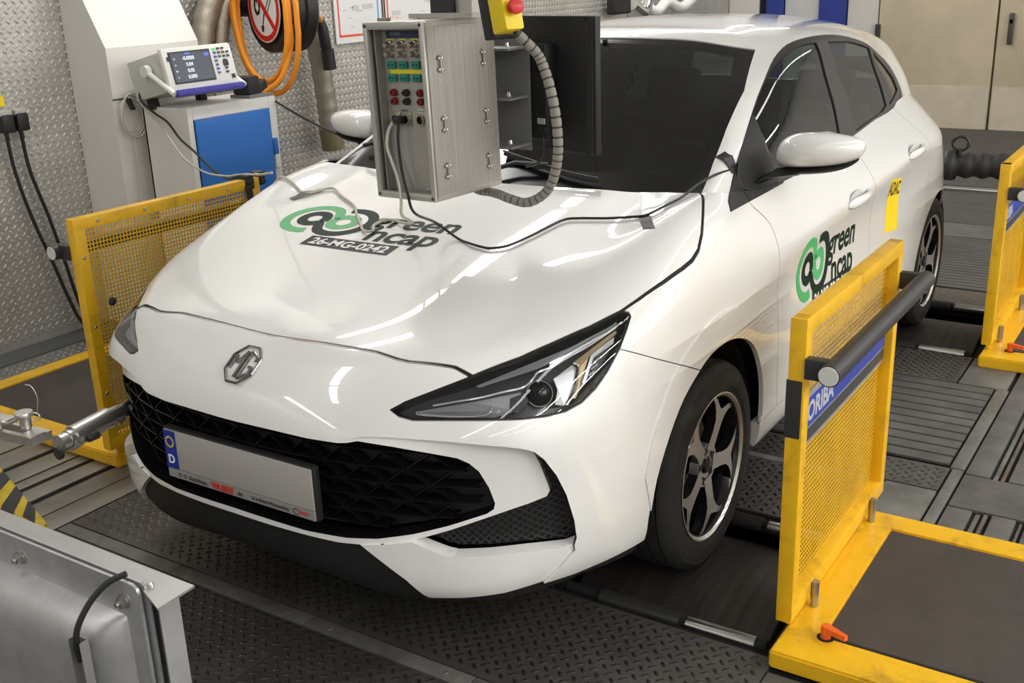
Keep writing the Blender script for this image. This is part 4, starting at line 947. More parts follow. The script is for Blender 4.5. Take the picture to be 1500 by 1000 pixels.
mb.tube([cw+R@Vector((.18*math.cos(a),.17*math.sin(a),0)) for a in np.linspace(0,2*PI,36,endpoint=False)],.015,8,closed=True).box(cw,(.15,.11,.05),R,bev=.02)
for a in (0,PI,-PI/2): mb.box(cw+R@Vector((.11*math.cos(a),.11*math.sin(a),0)),(.12 if a!=-PI/2 else .05,.035 if a!=-PI/2 else .12,.02),R,bev=.008)
mb.build('steering_wheel',SATINB,car,sm=40)
MB().box((0,1.83,1.36),(.24,.03,.075),(.1,0,0),bev=.012).cyl((0,1.83,1.40),(0,1.80,1.44),.01,8).build('interior_mirror',SATINB,car,sm=40)
MB().box((0,2.3,.40),(1.5,2.6,.02)).build('cabin_floor',SEAT,car)
for sx in (-1,1):
    for a_,b_ in (((sx*.76,1.95,.68),(.06,1.4,.46)),((sx*.74,2.9,.68),(.06,.4,.46))): MB().box(a_,b_,bev=.02).build('door_lining',DASH,car,sm=30)
MB().box((0,3.35,1.0),(1.2,.55,.02)).box((0,3.0,.7),(1.25,.03,.6)).build('parcel_shelf',SEAT,car)
mb = MB().lathe([(0,.0),(.0045,0),(.0045,.004),(0,.005)],10,(.555,1.245,1.072),'Z'); mb.build('alarm_light',mat('blue_led',(.05,.1,.9),.3,emit=(.05,.15,1.0),estr=60),car)
# ------------------------------------------------------------------ stickers on the bodywork (thin foils that follow the panels)
GRN = mat('sticker_green', (.075,.46,.16), .4); DKG = mat('sticker_dark_green', (.006,.022,.012), .55, spec=.2); STB = mat('sticker_black', (.035,.034,.036), .55, spec=.25); STW = mat('sticker_white', (.85,.85,.85), .45); YEL = mat('sticker_yellow', (.90,.66,.02), .45)
class Foil:
    """plane coordinates -> body surface; o origin, ex, ey axes, d looking direction"""
    def __init__(s, o, ex, ey, d): s.o,s.ex,s.ey,s.d = Vector(o),Vector(ex),Vector(ey),Vector(d).normalized()
    def __call__(s, x, y, h):
        p = s.o+s.ex*x+s.ey*y; q,n = onto(BV, p, s.d); n = n if n.dot(s.d)<0 else -n; return q+n*h
def foil(F_, V, Fc, h, name, m, par, maxe=.03):
    me = bpy.data.meshes.new(name); me.from_pydata([(v[0],v[1],0) for v in V],[],Fc); b = bmesh.new(); b.from_mesh(me)
    bmesh.ops.triangulate(b, faces=b.faces[:])
    for _ in range(5):
        lg = [e for e in b.edges if e.calc_length()>maxe]
        if not lg: break
        bmesh.ops.subdivide_edges(b, edges=lg, cuts=1); bmesh.ops.triangulate(b, faces=[f for f in b.faces if len(f.verts)>3])
    for v in b.verts: v.co = F_(v.co.x,v.co.y,h)
    bmesh.ops.recalc_face_normals(b, faces=b.faces[:])
    b.faces.ensure_lookup_table()
    if len(b.faces) and b.faces[0].normal.dot(F_.d)>0: bmesh.ops.reverse_faces(b, faces=b.faces[:])
    b.to_mesh(me); b.free(); smooth(me); return link(name, me, m, par)
def ribbon2(pts, w, closed=False):
    P = [Vector((p[0],p[1])) for p in pts]; n = len(P); V = []; F = []
    for i in range(n):
        a = P[i-1] if (closed or i>0) else P[i]; b = P[(i+1)%n] if (closed or i<n-1) else P[i]; t = (b-a).normalized(); s = Vector((-t.y,t.x)); ww = w[i] if isinstance(w,(list,tuple)) else w
        V += [tuple(P[i]-s*ww/2),tuple(P[i]+s*ww/2)]
    for i in range(n if closed else n-1): j = (i+1)%n; F.append((2*i,2*j,2*j+1,2*i+1))
    return V,F
def arc(cx,cy,rx,ry,a0,a1,n=24): return [(cx+rx*math.cos(math.radians(a)),cy+ry*math.sin(math.radians(a))) for a in np.linspace(a0,a1,n)]
def flat_text(s, size, x, y, sx=1., off=0., al='LEFT', sp=1., shear=0.):
    V,Fc = text_mesh(s,size,ext=0.,off=off,sx=sx,align=al,sp=sp); return [(v[0]+x+shear*v[1],v[1]+y) for v in V],Fc
def test_sticker(F_, k, par, twist):
    """two interlocking loops, the two-line wordmark and the number tag"""
    g = arc(.5,0,.27,.40,155,-205,36); g = [(.5+.27*math.cos(a),.34*math.sin(a)) for a in np.linspace(math.radians(180),math.radians(-180),30)]
    green = arc(-.42,0,.62,.86,292,60,28)+[(-.02,.60),(.10,.30)]+arc(.40,-.02,.28,.38,150,-195,28)
    dark = [(-x,-y) for x,y in green]
    S = .205*k
    for pts,m,nm,h in ((green,GRN,'sticker_loop',.0006),(dark,DKG,'sticker_loop',.0009)):
        pts = [(x*S*.72,y*S*.52) for x,y in pts]; V,Fc = ribbon2(pts,.034*k); foil(F_,V,Fc,h,nm,m,par)
    V,Fc = flat_text('green',.142*k,.158*k,.042*k,sx=.98,off=.0035*k,sp=.98); foil(F_,V,Fc,.0007,'sticker_text',DKG,par)
    V,Fc = flat_text('ncap',.142*k,.200*k,-.058*k,sx=.98,off=.0035*k,sp=.98,shear=0); foil(F_,V,Fc,.0007,'sticker_text',DKG,par)
    x0,y0 = twist
    V = [(x0,y0),(x0+.325*k,y0),(x0+.325*k,y0+.066*k),(x0,y0+.066*k)]; foil(F_,V,[(0,1,2,3)],.0006,'sticker_tag',STB,par)
    V,Fc = flat_text('26-MG-0242',.058*k,x0+.1625*k,y0+.032*k,sx=.95,off=.0016*k,al='CENTER'); foil(F_,V,Fc,.0011,'sticker_tag_text',STW,par)
test_sticker(Foil((-.350,.640,1.0),(.9994,.035,0),(-.035,.9994,0),(0,.12,-1)), 1.0, hood, (.030,-.182))
test_sticker(Foil((.9,1.660,.718),(0,1,-.035),(0,.035,1),(-1,0,0)), 1.0, D1o[0], (.0,-.158))
test_sticker(Foil((-.9,1.660+.33,.718),(0,-1,.035),(0,.035,1),(1,0,0)), 1.0, D1o[1], (.0,-.158))
for sx,par in ((1,D2o[0]),(-1,D2o[1])):
    fo = Foil((.9*sx,2.628,.735),(0,sx,-.12*sx),(0,.02-.26*.22,1),(-sx,0,0))
    foil(fo,[(-.092,-.105),(.092,-.105),(.092,.112),(-.092,.112)],[(0,1,2,3)],.0006,'yellow_sticker',YEL,par)
    V,Fc = flat_text('ADAC',.078,0,.070,sx=.80,off=.002,al='CENTER'); foil(fo,V,Fc,.0011,'yellow_sticker_text',STB,par)
for sx in (-1,):
    L = [(-.625,1.225,1.104),(-.580,1.245,1.1192),(-.565,1.31,1.152),(-.605,1.295,1.14)]; V = []
    for p in L:
        h,n = onto(GV,(p[0],p[1]-.6,p[2]+.8),(0,.6,-.8)); V.append(tuple(h+Vector((0,-.004,.005))))
    MB().add(V,[(0,1,2,3)]).build('windscreen_sticker',mat('sticker_teal',(.10,.45,.36),.5),car,fix=False)
# ------------------------------------------------------------------ yellow gates with platforms
YP = mat('yellow_paint',(.82,.47,.012),.38,coat=.15,noise=.12,nscale=9,dirt=(.16,.09,.02),dscale=7,damt=.55); YPD = mat('yellow_sheet',(.74,.42,.012),.45,noise=.2,nscale=6)
BLK = mat('black_tube',(.03,.03,.031),.42); RUB = mat('platform_mat',(.060,.050,.042),.8,noise=.25,nscale=7,bump=.1,bscale=500); ZINC = mat('zinc_bolt',(.45,.45,.44),.35,.9); ORG = mat('orange_lever',(.75,.12,.02),.4); CAPW = mat('end_cap_grey',(.62,.62,.60),.5)
def make_gate(name, label, loc, rz, H=.90, L=.86, sign=True, tape=False, screws=False):
    g = thing(name, label, 'gate', loc, (0,0,rz), 'yellow mesh gates around the car')
    z0 = .08
    for y in (.0225,L-.0225):
        MB().box((0,y,(z0+H)/2),(.042,.045,H-z0),bev=.004).build('gate_post',YP,g,sm=30)
    MB().box((0,L/2,H-.021),(.0425,L-.004,.042),bev=.004).build('top_rail',YP,g,sm=30)
    MB().box((0,L/2,z0+.025),(.0425,L-.004,.05),bev=.004).build('bottom_rail',YP,g,sm=30)
    MB().box((.001,L/2,z0-.010),(.012,L-.08,.036)).build('hinge_plate',YP,g)
    mb = MB(); p = .0142; w = .0050; ya,yb,za,zb = .045,L-.045,z0+.05,H-.042; n = int((zb-za)/p); k = int((yb-ya)/p); xx = -.012
    V = []; F = []
    for i in range(n+1):
        z = za+i*p; a = len(V); V += [(xx,ya,z-w/2),(xx,yb,z-w/2),(xx,yb,z+w/2),(xx,ya,z+w/2),(xx-.0015,ya,z-w/2),(xx-.0015,yb,z-w/2),(xx-.0015,yb,z+w/2),(xx-.0015,ya,z+w/2)]; F += [(a,a+1,a+2,a+3),(a+7,a+6,a+5,a+4),(a+3,a+2,a+6,a+7)]
    for i in range(k+1):
        y = ya+i*p; a = len(V); V += [(xx-.0001,y-w/2,za),(xx-.0001,y+w/2,za),(xx-.0001,y+w/2,zb),(xx-.0001,y-w/2,zb),(xx-.0014,y-w/2,za),(xx-.0014,y+w/2,za),(xx-.0014,y+w/2,zb),(xx-.0014,y-w/2,zb)]; F += [(a,a+1,a+2,a+3),(a+7,a+6,a+5,a+4),(a+1,a+5,a+6,a+2),(a,a+3,a+7,a+4)]
    mb.add(V,F); o = mb.build('perforated_sheet',YPD,g,fix=False); o['kind'] = 'stuff'
    zt = H-.12
    for y in (-.005,L+.005): MB().box((.052,y+(.012 if y<0 else -.012),zt),(.064,.030,.052),bev=.004).build('handle_bracket',BLK,g,sm=30)
    MB().cyl((.085,-.03,zt),(.085,L+.03,zt),.0265,24).build('handle_bar',BLK,g,sm=30)
    for y in (-.0305,L+.0305): MB().lathe([(0,-.0012),(.0225,-.0012),(.024,0),(.024,.001)] if y<0 else [(0,.0012),(.0225,.0012),(.024,0)],20,(.085,y,zt),'Y').build('handle_cap',CAPW,g)
    for y in (.16,L-.16): MB().cyl((.030,y,.0515),(.030,y,z0+.045),.011,12).build('hinge_pin',ZINC,g,sm=30)
    if sign:
        s = MB().box((-.006,L/2,.600),(.004,L-.092,.145)).build('sign_panel',mat('sign_grey',(.42,.42,.41),.4,.5),g)
        MB().box((-.0035,L/2,.618),(.002,L-.092,.078)).build('sign_band',mat('sign_blue',(.03,.06,.36),.4),g)
        MB().box((-.0035,L/2,.556),(.002,L-.092,.032)).build('sign_band',mat('sign_dark',(.05,.055,.06),.4),g)
        text_obj('HORIBA',.072,Matrix(((0,0,1,-.0022),(1,0,0,.188),(0,1,0,.616),(0,0,0,1))),'sign_text',mat('sign_text_grey',(.45,.47,.52),.45),g,off=.0022,sx=1.0)
    if tape: MB().box((-.004,.0215,.670),(.040,.0475,.15),bev=.004).build('tape_wrap',BLK,g,sm=30)
    if screws:
        for y in (.10,.30,.50,.70): MB().lathe([(0,-.003),(.005,-.003),(.007,0)],10,(-.0215,L-y,H-.021),'X').build('screw',ZINC,g,sm=30)
        for z in (.30,.55,.80): MB().lathe([(0,-.003),(.005,-.003),(.007,0)],10,(-.0215,L-.0225,z),'X').build('screw',ZINC,g,sm=30)
        for y,z in ((.76,.62),(.76,.50),(.45,.62)): MB().lathe([(0,-.012),(.010,-.010),(.016,-.004),(.016,0)],10,(-.013,y,z),'X').build('clamp_knob',BLK,g,sm=30)
    return g
def make_platform(label, loc, rz, W=1.15, D=.87, lever=True):
    p = thing('gate_platform', label, 'platform', loc, (0,0,rz), 'low yellow platforms beside the car'); h = .05
    X_,Y_ = ([0,.10,W-.10,W],[0,.14,D-.10,D]); b = bmesh.new(); g_ = [[b.verts.new((x,y,h)) for y in Y_] for x in X_]
    for i in range(3):
        for j in range(3):
            if (i,j) != (1,1): b.faces.new((g_[i][j],g_[i+1][j],g_[i+1][j+1],g_[i][j+1]))
    r_ = bmesh.ops.extrude_face_region(b, geom=b.faces[:]); bmesh.ops.translate(b, vec=(0,0,-h), verts=[v for v in r_['geom'] if isinstance(v,bmesh.types.BMVert)])
    bmesh.ops.recalc_face_normals(b, faces=b.faces[:]); eg = [e for e in b.edges if len(e.link_faces)==2 and e.calc_face_angle(0)>1]
    bmesh.ops.bevel(b, geom=eg, offset=.006, segments=2, affect='EDGES'); me = bpy.data.meshes.new('platform_frame'); b.to_mesh(me); b.free(); smooth(me,30); link('platform_frame',me,YP,p)
    MB().box(((W)/2,D/2+.02,h/2-.002),(W-.2,D-.24,h-.004)).build('rubber_mat',RUB,p)
    MB().box((W/2+.02,.128,h+.0005),(W-.16,.010,.001)).build('slot',PITM,p)
    if lever:
        l = MB(); l.cyl((.105,.125,h),(.105,.125,h+.035),.013,14).build('lever_knob',ORG,p,sm=30)
        MB().prism([(.098,.115,h+.022),(.105,.138,h+.022),(.165,.108,h+.022),(.160,.098,h+.022)],None,(0,0,.014)).build('lever',ORG,p)
        MB().lathe([(0,h+.001),(.022,h+.001),(.022,h),(.0,h)],16,(.105,.125,0)).build('lever_slot',PITM,p)
    return p
make_gate('safety_gate','yellow mesh gate with black handlebar beside the front wheel',(1.188,.548,0),0,H=.90,L=.86,tape=True)
make_gate('safety_gate','yellow mesh gate far right beside the rear wheel',(1.215,3.0,0),0,H=.865)
make_gate('safety_gate','yellow mesh gate on the far side of the bonnet before the blue-doored cabinet',(-1.305,1.255,0),PI,H=.938,L=.87,sign=False,screws=True)
make_platform('low yellow platform with dark mat and orange lever, bottom right',(1.185,.455,0),0)
make_platform('low yellow platform with orange lever beside the rear wheel',(1.20,2.93,0),0)
make_platform('low yellow platform with dark mat left of the car',(-1.285,1.275,0),PI,lever=False)
# ------------------------------------------------------------------ left wall: cabinets, meter, hoses, cables
LGR = mat('cabinet_light_grey',(.77,.76,.72),.45,noise=.05,nscale=2); LGR2 = mat('cart_grey',(.78,.77,.74),.45); BLD = mat('cart_blue',(.025,.16,.55),.38); DGR = mat('instrument_dark',(.05,.05,.05),.5)
INS = mat('instrument_beige',(.80,.80,.76),.42); PURP = mat('instrument_purple',(.055,.05,.33),.4); BKP = mat('black_plastic',(.018,.018,.018),.45); ORC = mat('orange_cable_jacket',(.93,.34,.025),.42); WCB = mat('white_cable_jacket',(.55,.53,.46),.5); BRAID = mat('braided_hose',(.38,.35,.29),.42,.75,bump=.6,bscale=180)
hs = thing('duct_housing','tall light grey sheet-metal housing with sloping top against the tread-plate wall','housing',(-2.74,1.89,0))
pr = [(.14,0),(.14,1.16),(.145,1.165),(.145,1.402),(-.02,1.72),(-.02,3.39),(-.155,3.39),(-.155,0)]
mb = MB(); mb.prism([(x,-.285,z) for x,z in pr],None,(0,.57,0)); mb.build('housing_body',LGR,hs)
MB().box((.1415,0,1.158),(.003,.57,.004)).build('housing_seam',DGR,hs)
ct = thing('tool_cabinet','light grey cabinet with blue door carrying the power meter','cabinet',(-2.36,2.0,0))
mb = MB(); D_,W_,H_ = .32,.58,1.12
for c,d in (((-.155,0,H_/2),(.01,W_,H_)),((0,-W_/2+.008,H_/2),(D_,.016,H_)),((0,W_/2-.008,H_/2),(D_,.016,H_)),((0,0,.06),(D_,W_,.02)),((-.002,0,H_-.03),(D_-.008,W_-.034,.06))): mb.box(c,d)
mb.box((.158,-W_/2+.014,H_/2),(.006,.030,H_)).box((.158,W_/2-.022,H_/2),(.006,.046,H_)).box((.158,-.008,H_-.028),(.006,W_-.078,.056)).box((.158,-.008,.1),(.006,W_-.078,.2)); mb.build('cabinet_body',LGR2,ct)
dd = MB().box((.163,-.008,.63),(.014,W_-.088,.86),bev=.004).build('cabinet_door',BLD,ct,sm=30)
MB().box((.165,W_/2-.035,.865),(.022,.03,.085),bev=.004).build('door_latch',mat('latch_blue',(.03,.16,.5),.4),dd,sm=30); MB().box((.165,W_/2-.030,.79),(.02,.03,.075),bev=.004).build('latch_cover',INS,dd)
# power meter
pm = thing('power_meter','beige bench power meter with dark screen and purple foot bar on the cabinet','meter',(-2.33,1.865,1.110),(0,math.radians(0),0))
tl = Euler((0,-.22,0)).to_matrix()
def tb(mb,c,d,bev=0.): return mb.box(tuple(tl@Vector(c)),d,tl,bev=bev)
tb(MB(),(-.02,0,.165),(.26,.40,.185),.006).build('meter_case',mat('meter_case_grey',(.58,.58,.55),.5),pm,sm=30)
tb(MB(),(.118,0,.165),(.03,.43,.205),.012).build('front_bezel',INS,pm,sm=30)
tb(MB(),(.1335,-.055,.172),(.004,.255,.150),.002).build('screen_frame',DGR,pm)
SCM = mat('meter_screen',(.03,.035,.045),.2,emit=(.12,.13,.16),estr=.55); sc_ = tb(MB(),(.1362,-.055,.172),(.002,.238,.134)).build('screen',SCM,pm)
SCT = mat('screen_text',(.6,.62,.66),.5,emit=(.6,.65,.7),estr=.8); SCB = mat('screen_blue',(.1,.15,.7),.5,emit=(.1,.15,.8),estr=.7)
def mM(x,y,z):
    R = tl.to_4x4()@Matrix(((0,0,1,x),(1,0,0,y),(0,1,0,z),(0,0,0,1))); return R
for i,s in enumerate(('-0.0000','0.04','0.05','0.000')): text_obj(s,.024,mM(.1378,-.07,.212-.029*i),'screen_text',SCT,pm,off=.0004)
for i in range(4): text_obj('U A W V'.split()[i],.014,mM(.1378,-.155,.212-.029*i),'screen_text',SCT,pm)
tb(tb(MB(),(.1375,-.07,.234),(.001,.03,.008)),(.1375,.045,.222),(.001,.026,.014)).build('screen_tab',SCB,pm)
BTN = [mat('button_dark',(.07,.07,.08),.5),mat('button_blue',(.10,.12,.45),.5),mat('button_green',(.1,.75,.2),.5,emit=(.05,.6,.1),estr=.4)]
for r in range(7):
    for q_ in range(4):
        if r==0 and q_>2 or (r>2 and q_ not in (0,2) ): continue
        m = BTN[2] if (r==0 and q_==0) else (BTN[1] if q_==0 else BTN[0])
        tb(MB(),(.1355,.100+.027*q_,.243-.019*r),(.006,.017,.009),.0015).build('meter_button',m,pm)
tb(MB(),(.1355,.155,.172),(.006,.030,.030),.006).build('cursor_pad',BTN[0],pm); tb(MB(),(.1345,.185,.105),(.004,.022,.020)).build('socket',DGR,pm)
tb(MB(),(.125,-.19,.215),(.03,.008,.02)).build('power_switch',DGR,pm)
tb(MB(),(.155,.0,.052),(.034,.425,.034),.012).build('foot_bar',PURP,pm,sm=30)
for y in (-.222,.222): MB().tube([tl@Vector((-.0,y,.19)),tl@Vector((.08,y,.12)),tl@Vector((.155,y,.052))],.013,10).lathe([(0,-.014),(.028,-.014),(.028,.014),(0,.014)],18,tuple(tl@Vector((0,y,.19))),'Y').build('tilt_handle',INS,pm,sm=40)
for y in (-.15,.15): tb(MB(),(-.10,y,.045),(.04,.04,.05)).build('meter_foot',BKP,pm)
# black adapter on the cabinet
ad = thing('cable_adapter','black cable adapter lying on the cabinet beside the power meter','adapter',(-2.27,2.20,1.12))
MB().box((0,-.03,.062),(.10,.10,.09),(0,0,.2),bev=.012).box((0,.055,.05),(.06,.08,.05),(0.3,0,.2),bev=.01).build('adapter_body',BKP,ad,sm=30); MB().box((0,0,.008),(.14,.16,.016)).build('adapter_base',mat('adapter_grey',(.2,.2,.2),.5),ad)
# wall drum with the no-smoking sign
sd_ = Vector((-.30,-.95,0)).normalized(); sc0 = Vector((-2.521,2.60,1.54)); dc = sc0-sd_*.108
sg = thing('hose_drum','black round hose drum on the wall carrying the no smoking sign','drum',dc); Rz = math.atan2(sd_.y,sd_.x); sg.rotation_euler = (0,0,Rz)
MB().lathe([(0,-.10),(.225,-.10),(.238,-.085),(.238,-.03),(.222,-.02),(.222,.03),(.238,.04),(.238,.085),(.226,.10),(.205,.092),(0,.088)],48,axis='X').build('drum_body',mat('drum_black',(.022,.02,.019),.42),sg,sm=30)
iv = Matrix.Rotation(-Rz,3,'Z'); MB().cyl(iv@Vector((-.02,.06,0)),iv@Vector((-.40,.06,0)),.05,16).build('drum_mount',BKP,sg)
sn = thing('no_smoking_sign','round red and white no smoking sign on the black drum','sign',sc0,(0,0,Rz))
MB().lathe([(0,.004),(.180,.004),(.182,0),(0,0)],56,axis='X').build('sign_disc',mat('sign_white',(.80,.80,.80),.4),sn,sm=30)
SR = mat('sign_red',(.60,.015,.012),.4); SK = mat('sign_black',(.015,.015,.015),.4)
MB().lathe([(.145,.0045),(.145,.0055),(.174,.0055),(.174,.0045)],56,axis='X').box((.0056,0,0),(.001,.29,.030),(math.radians(-45),0,0)).build('sign_ring',SR,sn)
def flat(L,m,nm,h): MB().prism([(h,y*.81,z*.81) for y,z in L],None,(.0008,0,0)).build(nm,m,sn)
flat([(-.135,.015),(-.12,.075),(-.135,.10),(-.10,.085),(-.085,.13),(-.055,.08),(-.045,.02),(-.06,-.035),(-.10,-.05),(-.13,-.025)],SK,'flame_symbol',.0046)
flat([(-.112,.005),(-.10,.045),(-.085,.02),(-.075,.05),(-.068,-.005),(-.09,-.025)],mat('sign_white',(.8,.8,.8)),'flame_symbol',.0052)
flat([(-.050,-.155),(-.025,-.150),(-.015,-.120),(-.030,-.105),(-.055,-.118)],SK,'match_symbol',.0046); flat([(-.036,-.11),(-.022,-.105),(.012,-.03),(-.002,-.02)],SK,'match_symbol',.0046)
for o_ in (0,.030): flat([(.018+o_*.9,-.01-o_*.55),(.024+o_*.9,-.015-o_*.55),(.115+o_*.9,.10-o_*.4),(.108+o_*.9,.106-o_*.4)],SK,'cigarette_symbol',.0046)
# braided hose in an inverted U behind the drum
bh_ = thing('exhaust_hose','braided metal hose hanging in a loop behind the black drum','hose',(-2.80,2.9,.7))
def rel(L,o): return [Vector(p)-Vector(o) for p in L]
for dx,pts in ((0,[(-2.80,2.36,1.10),(-2.80,2.37,1.30),(-2.80,2.44,1.52),(-2.80,2.60,1.72),(-2.81,2.86,1.82),(-2.80,3.06,1.74),(-2.78,3.18,1.55),(-2.77,3.25,1.30),(-2.77,3.29,1.0),(-2.77,3.31,.76)]),):
    Pp = spline(rel(pts,bh_.location),8); mb = MB(); mb.tube(Pp,.062,20,rad=[.062+.004*math.sin(i*2.2) for i in range(len(Pp))]); mb.build('hose_body',BRAID,bh_,sm=60)
Pp = spline(rel([(-2.80,2.50,1.10),(-2.80,2.50,1.30),(-2.80,2.56,1.52),(-2.80,2.70,1.68),(-2.81,2.86,1.74)],bh_.location),8); MB().tube(Pp,.05,18).build('hose_body',BRAID,bh_,sm=60)
MB().cyl(Vector((-2.77,3.305,.80))-bh_.location,Vector((-2.77,3.322,.66))-bh_.location,.072,20).build('hose_cuff',mat('hose_cuff_olive',(.24,.21,.13),.5,.4),bh_,sm=30)
# orange cable hung over the drum
oc2 = thing('orange_cable','thick orange cable coiled over the black drum','cable',(-2.68,2.86,1.1))
mb = MB()
for k,(w,b,dx) in enumerate(((.222,1.125,.0),(.205,1.16,-.030),(.232,1.09,.030))):
    L = []
    for a in np.linspace(0,2*PI,28,endpoint=False):
        s = math.sin(a); L.append((-2.497+.014*k+(w+.012)*math.cos(a)*(1 if s>0 else .97-.05*k*s), 2.545+dx*.6-.02*math.cos(a), 1.50+(.29*s if s>0 else (1.50-b)*s)))
    mb.tube(rel(L,oc2.location),.0155,8,closed=True)
mb.tube(rel(spline([(-2.288,2.545,1.46),(-2.292,2.535,1.34),(-2.34,2.49,1.18),(-2.44,2.44,1.11),(-2.42,2.36,1.105),(-2.33,2.31,1.15),(-2.29,2.28,1.17)],6),oc2.location),.0155,8)
mb.tube(rel(spline([(-2.36,2.60,1.76),(-2.38,2.72,1.66),(-2.50,2.95,1.54),(-2.64,3.165,1.44)],6),oc2.location),.0155,8); o = mb.build('cable_loops',ORC,oc2,sm=60)
MB().tube(rel([(-2.64,3.165,1.45),(-2.64,3.175,1.40),(-2.64,3.19,1.30),(-2.64,3.20,1.27)],oc2.location),.03,14,rad=[.022,.034,.034,.028]).tube(rel([(-2.64,3.20,1.28),(-2.64,3.21,1.16)],oc2.location),.04,14).build('plug',BKP,oc2,sm=40)
# cable coil on the housing
cc = thing('white_cable_coil','white cable coil hung on the grey housing with its end hanging down','cable',(-2.58,1.68,1.06))
mb = MB()
for k in range(4):
    L = [(.012*k,(.055+.008*k)*math.cos(a)+.006*math.sin(3*a+k),.02-.085*math.sin(a)*(1+.08*k)) for a in np.linspace(0,2*PI,22,endpoint=False)]; mb.tube(L,.0042,6,closed=True)
mb.tube(spline([(.01,-.02,.10),(.015,.06,.125),(.02,.16,.11),(.03,.24,.12)],6),.0042,6).tube(spline([(.01,0,-.06),(.012,-.005,-.25),(.014,-.02,-.5),(.016,-.06,-.9)],6),.0035,6); mb.build('cable',WCB,cc,sm=60)
MB().box((.02,-.005,.075),(.03,.012,.06),(.4,0,0)).build('tie_strap',BKP,cc)
def cable(name,label,pts,r,m,n=6,group=None,cat='cable'):
    o = MB().tube(spline(pts,n),r,8).build(name,m,sm=60); return tag(o,label,cat,group)
cable('meter_cable','white cable from the power meter across the cabinet to the yellow gate',[(-2.535,1.65,1.17),(-2.535,1.70,1.15),(-2.46,1.690,1.10),(-2.36,1.67,1.05),(-2.2,1.593,.99),(-2.1,1.575,.912),(-1.85,1.47,.882),(-1.5,1.273,.922),(-1.36,1.20,.948),(-1.29,1.20,.956),(-1.25,1.24,.95),(-1.14,1.10,.985),(-.98,.97,1.015),(-.80,.86,1.053)],.0045,WCB)
cable('black_meter_cable','black cable from the power meter across the blue door to the yellow gate',[(-2.47,1.68,1.22),(-2.46,1.66,1.16),(-2.38,1.665,1.10),(-2.28,1.655,1.06),(-2.16,1.615,.995),(-2.0,1.555,.952),(-1.8,1.468,.901),(-1.5,1.29,.908),(-1.345,1.20,.945),(-1.30,1.19,.952)],.0055,BKP)
tp = thing('gate_tape','black tape binding the cables to the top of the left yellow gate','tape',(-1.305,1.20,.93))
MB().box((0,.0,-.005),(.054,.045,.058),bev=.006).build('tape_wrap',BKP,tp,sm=30); MB().box((-.005,.075,0),(.05,.03,.055),(.2,0,0),bev=.005).build('tape_wrap',BKP,tp,sm=30); MB().box((.028,-.01,-.05),(.006,.03,.07),(.1,0,0)).build('tape_end',BKP,tp)
cable('wall_cable','black cable hanging from the cabinet to the windscreen on the far side',[(-2.25,2.31,1.10),(-1.9,2.2,1.02),(-1.45,1.95,1.0),(-1.1,1.72,1.08),(-.86,1.50,1.17),(-.66,1.42,1.215)],.006,BKP)
# plugs on the left wall
for k,(y,lb) in enumerate(((1.185,'left of the two black plugs on the tread-plate wall'),(1.262,'right of the two black plugs on the tread-plate wall'))):
    p = thing('wall_plug',lb,'plug',(-2.88,y,1.09),group='black plugs on the wall')
    MB().box((.02,0,.045),(.06,.06,.03),bev=.004).build('socket_lid',mat('socket_grey',(.45,.45,.43),.5),p); MB().box((.025,0,0),(.07,.062,.085),bev=.012).build('plug_body',BKP,p,sm=30); MB().cyl((.02,0,-.04),(.02,.004,-.08),.011,8).build('cable_relief',BKP,p)
    cable('plug_cable',('black cable running down the tread-plate wall from the left plug','black cable running down the tread-plate wall from the right plug')[k],[(-2.86,y,1.03),(-2.865,y+.015,.85),(-2.865,y+.06+.01*k,.62),(-2.86,y+.12-.01*k,.40),(-2.855,y+.17-.03*k,.20),(-2.84,y+.21-.04*k,.06),(-2.80,y+.25-.05*k,.018)],.009,BKP,group='plug cables on the wall')
tg = thing('socket_tag','small yellow and pale green tag above the wall plugs','tag',(-2.893,1.20,1.19)); MB().box((0,0,0),(.004,.05,.05)).build('tag_yellow',YEL,tg); MB().box((.001,-.005,.06),(.004,.04,.07)).build('tag_green',mat('tag_green',(.45,.62,.42),.6),tg)
# posters
PW = mat('poster_white',(.72,.72,.72),.5); PR = mat('poster_red',(.75,.10,.05),.5); PBL = mat('poster_blue',(.10,.36,.72),.5); PT = mat('poster_grey_print',(.55,.55,.56),.5); PT2 = mat('poster_pale_red',(.75,.52,.48),.5)
rnd = random.Random(4)
for i,(y0,y1) in enumerate(((3.56,4.02),(4.05,4.72),(4.76,5.5))):
    z0,z1 = 1.28,2.2; p = thing('wall_poster',['white chart poster with red edge on the left wall, leftmost of the three','white chart poster with red and blue edges, middle of the three','white chart poster with red and blue edges, rightmost of the three'][i],'poster',(-2.885,(y0+y1)/2,z0),group='chart posters on the left wall'); w2 = (y1-y0)/2
    MB().box((0,0,.46),(.008,2*w2,.92)).build('poster_sheet',PW,p)
    MB().box((.0045,-w2+.035,.47),(.001,.014,.85)).box((.0045,0,.045),(.001,2*w2-.06,.014)).build('poster_border',PR,p); MB().box((.0045,w2-.035,.48),(.001,.014,.84)).build('poster_border',PBL,p)
    mb = MB(); mb2 = MB()
    for k in range(26):
        yy = rnd.uniform(-w2+.08,w2-.10); zz = rnd.uniform(.08,.80); (mb if rnd.random()<.7 else mb2).box((.0045,yy,zz),(.001,rnd.uniform(.02,.10),rnd.choice((.006,.008,.03))))
    mb.build('poster_print',PT,p)['kind'] = 'stuff'; mb2.build('poster_print',PT2,p)['kind'] = 'stuff'
